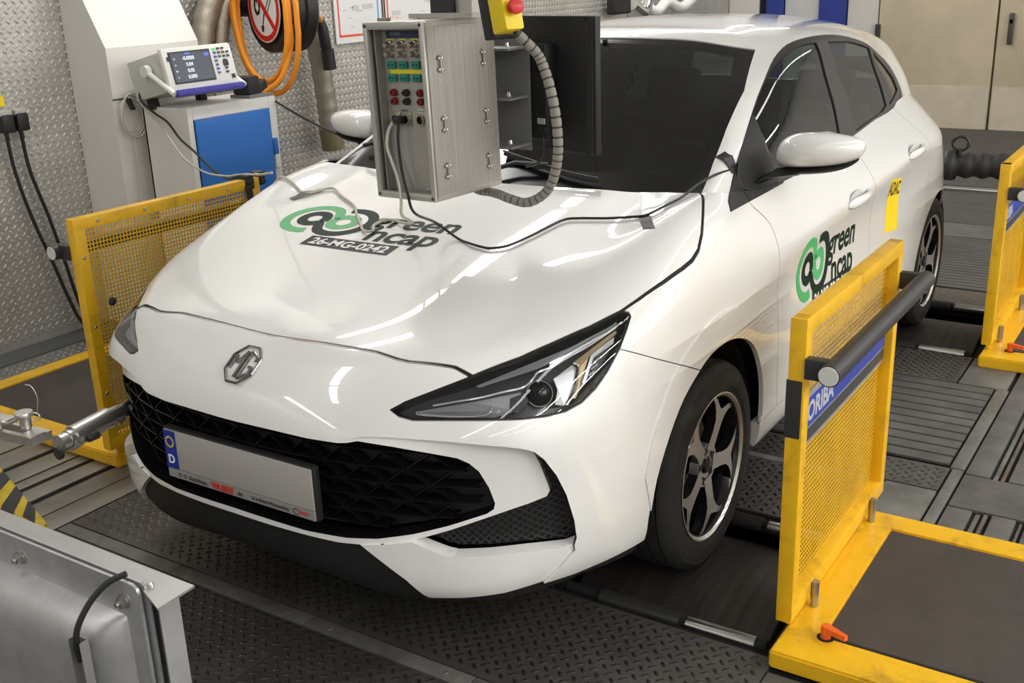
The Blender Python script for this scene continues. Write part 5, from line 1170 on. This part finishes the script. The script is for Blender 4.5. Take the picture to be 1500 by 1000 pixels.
# hose and fittings high on the wall beyond the roof
fh = thing('wall_fitting','silver pipe fitting with white hose on the far left wall above the roof','fitting',(-2.80,8.0,1.30))
MB().tube(spline([(0,-.25,.04),(.03,-.05,-.03),(.02,.2,.04),(.03,.5,-.02),(.02,.8,.05)],6),.05,12).build('white_hose',INS,fh,sm=60); MB().tube(spline([(0,-.45,.05),(.04,-.32,-.02),(.02,-.2,.06)],6),.05,10).build('silver_coupling',CHROME,fh,sm=60); MB().box((0,-.75,.05),(.1,.3,.14),bev=.02).build('fitting_box',BKP,fh)
# ------------------------------------------------------------------ hanging control box, monitor, pendant
ALU = mat('brushed_aluminium',(.46,.435,.40),.40,.75,noise=.25,nscale=4,stretch=(40,40,.6)); ALP = mat('aluminium_edge',(.56,.545,.51),.35,.6,noise=.1,nscale=6); PAN = mat('front_panel_grey',(.44,.42,.385),.45,.4,noise=.15,nscale=5); BRS = mat('connector_nickel',(.45,.42,.36),.3,.9)
cb = thing('control_box','aluminium control box with open front panel hanging over the bonnet','control box',(.277,.378,1.128),(math.radians(.6),math.radians(-1.0),-.094))
w_,d_,h_ = .212,.275,.452     # x from -w_ to 0, y from 0 to d_
def cbx(c,d,nm,m,bev=0.,p=cb): return MB().box(c,d,bev=bev).build(nm,m,p,sm=30)
cbx((-.004,d_/2,h_/2),(.008,d_-.01,h_-.01),'side_panel',ALU); cbx((-w_+.004,d_/2,h_/2),(.008,d_-.01,h_-.01),'side_panel',ALU)
cbx((-w_/2,d_/2,.004),(w_-.01,d_-.01,.008),'bottom_panel',ALU); cbx((-w_/2,d_/2,h_-.004),(w_-.01,d_-.01,.008),'top_panel',ALU); cbx((-w_/2,d_-.004,h_/2),(w_-.01,.008,h_-.01),'rear_panel',ALU)
for x in (-.008,-w_+.008): cbx((x,.008,h_/2),(.016,.018,h_),'edge_profile',ALP,.006)
for z in (.010,h_-.010): cbx((-w_/2,.008,z),(w_-.02,.018,.020),'edge_profile',ALP,.006)
for x in (-.010,-w_+.010):
    for z in (.010,h_-.010): MB().lathe([(0,-.002),(.004,-.002),(.005,0)],8,(x,-.001,z),'Y').build('corner_screw',DGR,cb)
mb = MB()
for i in range(44): mb.box((.0002,.012+i*(d_-.024)/43,h_/2),(.0008,.0024,h_-.03))
o = mb.build('panel_ribs',ALU,cb); o['kind'] = 'stuff'
for y in (.052,d_-.055):
    for z in (.075,.195,.345):
        s = thing('panel_clip',None,None,(.003,y,z)); s.parent = cb
        MB().box((.002,0,0),(.004,.005,.045),bev=.0015).build('clip_bar',BRS,s)
        mb = MB()
        for dy in (-.006,.006):
            for dz in (-.014,.014): mb.lathe([(0,.0045),(.003,.004),(.0048,.001),(.0048,0)],8,(0,dy,dz),'X')
        mb.build('clip_screw',CHROME,s,sm=40)['kind'] = 'stuff'
yp = .040; cbx((-w_/2,yp,h_/2),(w_-.016,.004,h_-.02),'front_panel',PAN)
cbx((-w_+.030,.034,h_/2),(.004,.045,h_-.04),'inner_rail',mat('inner_rail_grey',(.28,.27,.25),.45,.5)); 
for z in (.10,.20,.35): MB().lathe([(0,-.006),(.004,-.005),(.005,0)],10,(-w_+.045,yp-.002,z),'Y').build('panel_screw',CHROME,cb,sm=40)
MB().lathe([(0,-.006),(.004,-.005),(.005,0)],10,(-.055,yp-.002,.024),'Y').build('panel_screw',CHROME,cb,sm=40)
cbx((-.095,yp-.004,h_-.034),(.135,.005,.018),'title_strip',mat('strip_navy',(.03,.04,.10),.5))
text_obj('HORIBA',.010,Matrix(((1,0,0,-.128),(0,0,-1,yp-.007),(0,1,0,h_-.032),(0,0,0,1))),'title_text',mat('strip_text',(.3,.34,.45),.5),cb)
YLB = mat('label_yellow',(.72,.66,.03),.5); TEA = mat('socket_teal',(.012,.20,.17),.4); RJ = mat('jack_red',(.17,.012,.012),.4)
xs3 = (-.150,-.108,-.064)
for x in xs3:
    cbx((x,yp-.0035,h_-0.0415),(.024,.002,.012),'label_strip',YLB)
    for z in (h_-0.0586,h_-0.0815): MB().lathe([(0,-.026),(.006,-.026),(.0075,-.022),(.0075,-.010),(.0095,-.009),(.0095,-.003),(.0105,-.002),(.0105,0)],14,(x,yp-.002,z),'Y').build('bnc_connector',BRS,cb,sm=40)
    for z in (h_-0.1087,h_-0.1416):
        k = cbx((x,yp-.006,z),(.028,.010,.018),'thermo_socket',TEA,.002)
        for dx in (-.006,.006): cbx((x+dx,yp-.0115,z),(.005,.001,.003),'socket_slot',PITM,p=k)
cbx((-.094,yp-.004,h_-0.1258),(.130,.003,.011),'label_strip',YLB)
for x,m in ((-.150,RJ),(-.106,BKP),(-.056,RJ)):
    for z in (h_-0.1787,h_-0.2009): MB().lathe([(.003,-.014),(.008,-.014),(.0095,-.011),(.0095,0)],14,(x,yp-.002,z),'Y').lathe([(0,-.006),(.003,-.006)],10,(x,yp-.002,z),'Y').build('banana_jack',m,cb,sm=40)
for x in (-.150,-.112,-.060):
    k = thing('round_socket',None,None,(x,yp-.002,h_-0.2467)); k.parent = cb
    MB().box((0,-.002,0),(.030,.004,.036),bev=.002).build('socket_plate',BRS,k); MB().lathe([(.0105,-.012),(.0135,-.012),(.0135,0)],18,axis='Y').build('socket_collar',BRS,k,sm=40); MB().lathe([(0,-.004),(.0105,-.004),(.0105,-.010)],18,axis='Y').build('socket_insert',PITM,k)
cbx((-.060,yp-.0035,h_-0.2245),(.026,.002,.010),'label_strip',PW)
DTX = mat('panel_ink',(.06,.06,.06),.5)
for s,x,z in (('LAN 01',-.120,h_-0.2245),('LAN 02',-.060,h_-0.2249),('10-15',-.118,h_-0.1802),('10-15',-.118,h_-0.2023)): text_obj(s,.008,Matrix(((1,0,0,x),(0,0,-1,yp-.0048),(0,1,0,z),(0,0,0,1))),'panel_text',DTX,cb)
def cbw(x,y,z): return tuple((Matrix.LocRotScale(cb.location,cb.rotation_euler,None))@Vector((x,y,z)))
plg = cbx((-.128,yp-.020,h_-.2467),(.026,.028,.020),'cable_plug',BKP,.006)
# cables from the box to the bonnet
def hz(x,y,k=.007):
    h,n = onto(BV,(x,y,2),(0,0,-1)); return (x,y,h.z+k)
cable('box_cable','grey white cable from the control box falling onto the bonnet and crossing the sticker',[cbw(-.142,.018,h_-.247),cbw(-.160,.010,h_-.275),cbw(-.166,.006,h_-.315),cbw(-.152,.004,.10),cbw(-.130,.0,.05),cbw(-.122,-.004,.0),cbw(-.120,-.008,-.04),(.08,.52,1.03),(-.06,.66,.985),hz(-.15,.690),hz(-.165,.64),hz(-.140,.605),hz(-.165,.592),hz(-.215,.635),hz(-.285,.70),hz(-.345,.757),hz(-.455,.82),hz(-.535,.868),hz(-.575,.80),hz(-.600,.793),hz(-.635,.81),hz(-.69,.832),hz(-.75,.85),hz(-.80,.86)],.0044,WCB,8)
cable('sensor_cable','thin black cable from the control box across the bonnet to the door mirror',[cbw(-.126,.014,h_-.257),cbw(-.126,.008,.15),cbw(-.118,.004,.08),cbw(-.098,-.002,.015),cbw(-.07,-.01,-.03),(.10,.60,1.015),hz(.158,.622),hz(.22,.596),hz(.27,.582),hz(.304,.580),hz(.342,.608),hz(.366,.677),hz(.38,.735),hz(.400,.814),hz(.44,.835),hz(.52,.851),hz(.59,.862),hz(.635,.862),hz(.665,.92),hz(.685,.99),(.692,1.09,1.082),(.705,1.18,1.095),(.724,1.27,1.10),(.737,1.28,1.115),(.742,1.265,1.075),(.758,1.27,1.045),(.775,1.29,1.035)],.0038,BKP,8)
def strap(name,label,L,wd,m=BKP,bv=BV,d=(0,.1,-1)):
    fo = Foil(L[0],Vector(L[1])-Vector(L[0]),Vector(L[3])-Vector(L[0]),d)
    me = bpy.data.meshes.new(name); V = []; F = []; n = 5
    for i in range(n+1):
        for j in range(2):
            p = Vector(L[0]).lerp(Vector(L[1]),i/n).lerp(Vector(L[3]).lerp(Vector(L[2]),i/n),j); q,nn = onto(bv,p,d); nn = nn if nn.dot(Vector(d))<0 else -nn; hh = .003+.010*math.exp(-((i/n-.45)/.16)**2)
            V += [tuple(q+nn*hh),tuple(q+nn*(hh-.0015))]
    for i in range(n):
        a = i*4; F += [(a,a+4,a+6,a+2),(a+1,a+3,a+7,a+5),(a,a+1,a+5,a+4),(a+2,a+6,a+7,a+3)]
    F += [(0,2,3,1),(n*4,n*4+1,n*4+3,n*4+2)]
    me.from_pydata(V,[],F); smooth(me,40); return tag(link(name,me,m),label,'tape',group='tape strips holding cables')
GTP = mat('grey_tape',(.12,.115,.11),.6)
strap('tape_strip','dark grey tape strip holding the white cable on the bonnet',[(-.6143,.7453,1),(-.5757,.8574,1),(-.5572,.8469,1),(-.5911,.7399,1)],.03,GTP)
strap('tape_strip','black tape strip holding the black cable on the bonnet near the fender',[(.6142,.8649,1),(.6702,.7762,1),(.7056,.7787,1),(.6442,.8718,1)],.03)
strap('tape_strip','black tape strip holding the black cable on the windscreen pillar',[(.655,1.275,1.1),(.735,1.245,1.1),(.738,1.285,1.1),(.665,1.315,1.1)],.03,bv=GV,d=(-.45,.35,-1))
# pole and bracket to the ceiling
po = thing('ceiling_pole','dark square pole holding the control box from the ceiling','pole',cbw(-.055,.16,h_))
MB().box((0,0,.92),(.065,.065,1.84)).build('pole_tube',mat('pole_dark',(.035,.035,.038),.45),po); MB().box((.06,.01,.92),(.05,.05,1.84)).build('pole_profile',ALP,po); MB().box((.02,0,.006),(.20,.13,.012)).build('pole_foot',ALP,po)
an = thing('box_antenna','thin black antenna standing on the front edge of the control box','antenna',cbw(-.155,.03,h_)); MB().cyl((0,0,0),(0,0,.30),.0018,6).lathe([(0,.055),(.005,.055),(.005,.075),(0,.075)],8).build('antenna_rod',BKP,an); MB().box((-.005,0,.004),(.03,.018,.008)).build('antenna_base',BRS,an)
# monitor behind the box, seen from the back
mo = thing('monitor','black monitor seen from behind on brackets beside the control box','monitor',(.546,.76,1.208),(0,0,-.266))
mw,mh = .40,.362
MB().box((-mw/2,0,mh/2),(mw,.022,mh),bev=.006).build('monitor_bezel',mat('monitor_black',(.009,.009,.0095),.5),mo,sm=30)
MB().box((-.02,-.0125,mh/2),(.022,.004,mh-.012),bev=.001).build('bezel_rim',mat('monitor_rim',(.018,.018,.019),.4),mo); MB().box((-mw/2-.06,-.03,mh/2-.02),(.22,.045,.26),bev=.012).build('monitor_back',mat('monitor_black',(.02,.02,.021)),mo,sm=30)
for x,z in ((-.03,.008),(-.03,mh-.008),(-.035,.18)): MB().lathe([(0,-.003),(.005,-.003),(.005,0)],10,(x,-.0125,z),'Y').build('monitor_screw',PITM,mo)
MB().box((-.168,-.054,.085),(.028,.004,.016)).build('monitor_label',mat('label_grey',(.4,.4,.4),.5),mo); MB().box((-.165,-.05,.062),(.03,.02,.02)).build('cable_plug',BKP,mo)
MB().tube(spline([(-.165,-.05,.06),(-.165,-.05,.01),(-.19,-.045,-.03),(-.25,-.04,-.05)],6),.004,6).build('monitor_cable',BKP,mo,sm=60)
br = thing('monitor_bracket','grey metal bracket shelf joining the monitor to the control box','bracket',cbw(.0,d_-.002,.10))
for z in (.0,.13,.26): MB().box((-.02,.05,z),(.11,.10,.006)).build('bracket_shelf',mat('bracket_grey',(.26,.26,.255),.45,.5),br); MB().lathe([(0,.012),(.004,.012),(.006,.003),(.006,0)],8,(.0,.05,z+.003)).build('bracket_bolt',CHROME,br)
MB().box((-.075,.05,.13),(.004,.10,.30)).build('bracket_web',mat('bracket_grey',(.26,.26,.255),.45,.5),br); MB().box((-.02,.105,.13),(.11,.004,.30)).build('bracket_back',mat('bracket_grey',(.26,.26,.255),.45,.5),br)
# emergency-stop pendant
pe = thing('stop_pendant','yellow and black pendant with red emergency stop button above the control box','pendant',(.470,.44,1.546),(0,math.radians(-14),math.radians(-20)))
MB().box((.012,0,.085),(.060,.055,.17),bev=.008).build('yellow_case',mat('pendant_yellow',(.88,.66,.015),.35),pe,sm=30); MB().box((-.034,.004,.080),(.044,.062,.17),bev=.006).build('black_back',BKP,pe,sm=30)
bt = MB(); bt.lathe([(0,.030),(.012,.030),(.019,.026),(.019,.017),(.012,.015),(.012,.0)],20,axis='X'); bt.build('stop_button',mat('button_red',(.62,.02,.02),.3),pe,(.040,-.004,.050),sm=40)
sc2 = thing('spiral_cable','grey cable in spiral wrap looping from the pendant under the control box','cable',(.5,.5,1.3))
L = spline(rel([(.487,.455,1.548),(.520,.49,1.50),(.534,.5,1.468),(.554,.5,1.412),(.568,.5,1.346),(.573,.5,1.279),(.568,.5,1.228),(.552,.5,1.180),(.524,.5,1.146),(.475,.5,1.123),(.42,.505,1.128),(.36,.55,1.125),(.300,.595,1.119),(.255,.60,1.121),(.24,.60,1.136)],sc2.location),14)
GRC = mat('wrap_grey',(.25,.235,.21),.5)
MB().tube(L,.0105,12).build('cable_core',mat('core_dark',(.06,.056,.05),.6),sc2,sm=60)
# wrap: short sleeves with gaps
n = len(L); i = 2; wr = MB()
while i < n-6:
    seg = L[i:i+5]; MB().tube(seg,.0125,12,rad=[.0122,.0127,.0127,.0127,.0122]).build('wrap_turn',GRC,sc2,sm=60); i += 5
    if i%3==0: i += 0
# ------------------------------------------------------------------ foreground blower, tow bar, hazard pad, things behind the car
GAL = mat('galvanised_steel',(.56,.565,.575),.38,.65,noise=.25,nscale=9,dirt=(.5,.5,.51),dscale=12,damt=.35); GALE = mat('galvanised_edge',(.52,.52,.52),.35,.8,noise=.15,nscale=10); BOLT = mat('bolt_steel',(.55,.54,.5),.28,.95)
bl = thing('cooling_blower','galvanised sheet-metal blower duct with bolted flanges in the bottom left foreground','blower',(-.3,-.75,0))
def bx_(c,d,nm,m,bev=0.,rot=None): return MB().box((c[0]+.3,c[1]+.75,c[2]),d,rot,bev=bev).build(nm,m,bl,sm=30)
MB().prism([(-1.6+.3,-.600+.75,.545),(.365+.3,-.600+.75,.545),(.368+.3,-.694+.75,.545),(.290+.3,-.665+.75,.545),(.285+.3,-.652+.75,.545),(-1.6+.3,-.652+.75,.545)],None,(0,0,.005)).build('top_plate',GALE,bl)
def flange(y,t,x1,zt,leg,nm,m):
    L = [(-1.56,zt-.085),(x1-leg,zt-.085),(x1-leg,-.03),(x1,-.03),(x1,zt-.018),(x1-.006,zt-.006),(x1-.018,zt),(-1.56,zt)]
    MB().prism([(x+.3,y+.75,z) for x,z in L],None,(0,t,0)).build(nm,m,bl)
flange(-.659,.006,.293,.560,.05,'rear_flange',GAL); flange(-.672,.007,.282,.558,.05,'front_flange',GAL)
bx_((.315,-.63,.27),(.004,.05,.55),'outlet_side',GAL); bx_((-.64,-.625,.27),(1.9,.004,.55),'outlet_face',GAL)
prof = [(-.668,.480),(-.69,.476),(-.712,.463),(-.730,.440),(-.741,.41),(-.746,.36),(-.748,.2),(-.749,0)]
mb = MB(); V = []; F = []
for x,k in ((-1.6,1),(-.6,1),(-.1,1),(.05,.985),(.12,.94),(.17,.84),(.20,.68),(.222,.45),(.232,.2),(.236,0)):
    for y,z in prof: V.append((x+.3,-.668+(y+.668)*k+.75,z))
m_ = len(prof)
for i in range(9):
    for j in range(m_-1): F.append((i*m_+j,(i+1)*m_+j,(i+1)*m_+j+1,i*m_+j+1))
mb.add(V,F).build('duct_body',GAL,bl,sm=50)
for x,z in ((-.115,.512),(.232,.512),(-.47,.512)):
    b_ = thing('flange_bolt',None,None,(x+.3,-.672+.75,z)); b_.parent = bl
    MB().lathe([(0,-.001),(.016,-.001),(.016,-.004),(.008,-.004)],16,axis='Y').build('washer',BOLT,b_); MB().lathe([(.006,-.004),(.0125,-.004),(.0125,-.015),(.006,-.016)],6,axis='Y').build('nut',BOLT,b_); MB().lathe([(.0055,-.01),(.0055,-.022),(0,-.023)],12,axis='Y').build('bolt_thread',BOLT,b_,sm=40)
MB().lathe([(0,.0),(.007,0),(.007,.012),(.004,.016),(0,.016)],10,(.292+.3,-.648+.75,.545)).build('plate_screw',BOLT,bl,sm=40)
for x in (.158,.194): bx_((x,-.752,.22),(.003,.020,.46),'cable_channel',GALE)
bx_((.176,-.743,.22),(.036,.003,.46),'cable_channel',GALE)
tag(MB().tube(spline([(.176,-.755,.40),(.176,-.757,.44),(.180,-.748,.48),(.193,-.720,.525),(.215,-.69,.558),(.240,-.662,.572)],8),.0065,10).build('blower_cable',BKP,sm=60),'black cable bent over the flange of the galvanised blower','cable')
# tow bar with shackle at the far corner of the bumper
STS = mat('stainless',(.72,.70,.67),.32,.9,noise=.2,nscale=8); tw = thing('tow_bar','stainless tow bar coupling hooked to the front corner of the car','tow bar',(-.645,-.1,.5))
def T(*p): return Vector(p)-Vector((-.645,-.1,.5))
MB().cyl(T(-.626,-.175,.497),T(-.638,-.045,.503),.0305,24).cyl(T(-.638,-.045,.503),T(-.640,-.035,.503),.025,20).build('coupling_sleeve',STS,tw,sm=30)
MB().cyl(T(-.618,-.225,.495),T(-.620,-.200,.495),.026,24).cyl(T(-.620,-.200,.496),T(-.626,-.175,.497),.022,20).cyl(T(-.6205,-.196,.496),T(-.622,-.186,.496),.027,20).build('coupling_end',STS,tw,sm=30)
MB().tube([T(-.640,-.04,.503),T(-.643,-.005,.504),T(-.648,.012,.505),T(-.654,.055,.508)],.02,18,rad=[.024,.0235,.018,.018]).build('tow_rod',STS,tw,sm=40)
MB().tube([T(*p) for p in spline([(-.640,.02,.520),(-.640,.05,.524),(-.635,.085,.520),(-.632,.095,.508),(-.635,.085,.494),(-.642,.05,.488),(-.644,.02,.490),(-.643,.005,.505)],5,True)],.0075,10,closed=True).build('shackle',BLK,tw,sm=60)
MB().lathe([(0,-.036),(.010,-.036),(.013,-.031),(.013,.0),(0,.0)],16,tuple(T(-.598,-.115,.487)),'Y').build('locking_bolt',BLK,tw,sm=40); MB().lathe([(0,-.010),(.018,-.010),(.018,.0)],18,tuple(T(-.6,-.235,.478)),'Y').build('end_knob',BLK,tw,sm=40)
MB().cyl(T(-.606,-.20,.470),T(-.612,-.14,.478),.006,8).build('locking_pin',STS,tw,sm=30); MB().cyl(T(-.630,-.02,.476),T(-.636,.005,.485),.007,8).build('locking_pin',STS,tw,sm=30)
ar = thing('tow_linkage','stainless arm with pin and ring reaching in from the left to the tow bar','arm',(-.8,-.22,.5)); A_ = lambda *p: Vector(p)-Vector((-.8,-.22,.5))
MB().box(A_(-.86,-.268,.497),(.34,.016,.026),(0,0,.1)).box(A_(-.86,-.218,.497),(.34,.016,.026),(0,0,.1)).box(A_(-.72,-.235,.497),(.05,.045,.028),(0,0,.1)).build('arm_bars',STS,ar); MB().box(A_(-1.0,-.25,.50),(.30,.09,.04),(0,0,.1),bev=.006).build('arm_body',STS,ar,sm=30)
MB().cyl(A_(-.765,-.222,.49),A_(-.765,-.222,.555),.016,18).lathe([(0,.004),(.024,.004),(.026,0),(.026,-.008),(.016,-.012)],20,tuple(A_(-.765,-.222,.558))).build('arm_pin',STS,ar,sm=40)
MB().tube([A_(-.738,-.205,.545+.0)+Vector((.012*math.cos(a),.006*math.cos(a),.013*math.sin(a))) for a in np.linspace(0,2*PI,16,endpoint=False)],.0018,6,closed=True).tube(spline([A_(-.735,-.20,.555),A_(-.728,-.195,.60),A_(-.738,-.20,.635),A_(-.752,-.21,.642)],6),.0013,6).build('pin_ring',STS,ar,sm=60)
MB().cyl(A_(-.83,-.265,.515),A_(-.83,-.265,.540),.012,12).tube(spline([A_(-.83,-.262,.535),A_(-.80,-.25,.53),A_(-.775,-.235,.545)],5),.005,6).build('wing_screw',STS,ar,sm=40)
tag(MB().box((-1.08,-.25,.255),(.10,.10,.51),bev=.01).box((-1.08,-.25,.01),(.24,.24,.02)).build('tow_post',STS,sm=30),'steel post carrying the tow arm left of the car','post')
HY = mat('hazard_yellow',(.62,.44,.02),.55,noise=.3,nscale=20); HB = mat('hazard_black',(.025,.025,.025),.6)
hz_ = thing('hazard_cover','black and yellow hazard striped cover beside the tow bar','cover',(-.78,-.34,0))
def H(*p): return Vector(p)-Vector((-.78,-.34,0))
A0,A1,A2,A3 = (-.98,-.20,.335),(-.625,-.300,.285),(-.605,-.325,.27),(-.88,-.43,.30)
mb = MB(); mb.prism([H(-1.02,-.19,.335),H(-.625,-.300,.285),H(-.60,-.345,.285),H(-.98,-.45,.335)],None,(0,0,-.28)); mb.build('cover_body',HY,hz_)
def stripe(a0,a1): 
    P = lambda t,s: Vector((-1.02,-.19,.335)).lerp(Vector((-.625,-.300,.285)),t).lerp(Vector((-.98,-.45,.335)).lerp(Vector((-.60,-.345,.285)),t),s)
    q = [P(a0,0),P(a1,0),P(a1+.12,.5),P(a0+.12,.5)]; MB().prism([H(*(v+Vector((0,0,.0008)))) for v in q],None,(0,0,.001)).build('hazard_stripe',HB,hz_)
    q = [P(a0-.12,.5),P(a1-.12,.5),P(a1,1),P(a0,1)]; MB().prism([H(*(v+Vector((0,0,.0008)))) for v in q],None,(0,0,.001)).build('hazard_stripe',HB,hz_)
for a in (.16,.42,.66): stripe(a,a+.14)
# behind the car: exhaust hose and rail
eh = thing('exhaust_extraction_hose','black corrugated exhaust hose with ring clamp behind the car','hose',(.6,5.0,.5))
P_ = [(-.5,-.35,-.02),(-.3,-.1,0),(0,0,0),(.3,.03,.005),(.7,.05,.0),(1.2,.08,-.02)]; Ls = spline(P_,22); MB().tube(Ls,.07,20,rad=[.072+.007*math.sin(i*.9) for i in range(len(Ls))]).build('hose_body',mat('hose_rubber',(.022,.021,.02),.6),eh,sm=60)
MB().lathe([(.086,-.03),(.092,-.02),(.092,.02),(.086,.03)],24,(.0,0,0),'X').build('clamp_band',BLK,eh,sm=40); MB().tube([(.05+.045*math.cos(a),-.02,.135+.04*math.sin(a)) for a in np.linspace(0,2*PI,18,endpoint=False)],.010,8,closed=True).build('clamp_ring',BLK,eh,sm=60)
MB().cyl((.05,-.02,.06),(.05,-.02,.10),.012,8).build('clamp_stem',BLK,eh)
for x in (-.1,.75): MB().box((x,.03,-.30),(.05,.10,.42)).build('hose_stand',BLK,eh)
rl = thing('guide_rail','polished steel rail standing low behind the car','rail',(.74,4.85,.39))
MB().cyl((-.6,0,0),(.45,0,0),.019,16).build('rail_tube',CHROME,rl,sm=30)
for x in (-.5,.40): MB().cyl((x,0,-.39),(x,0,0),.018,12).build('rail_leg',STS,rl,sm=30)
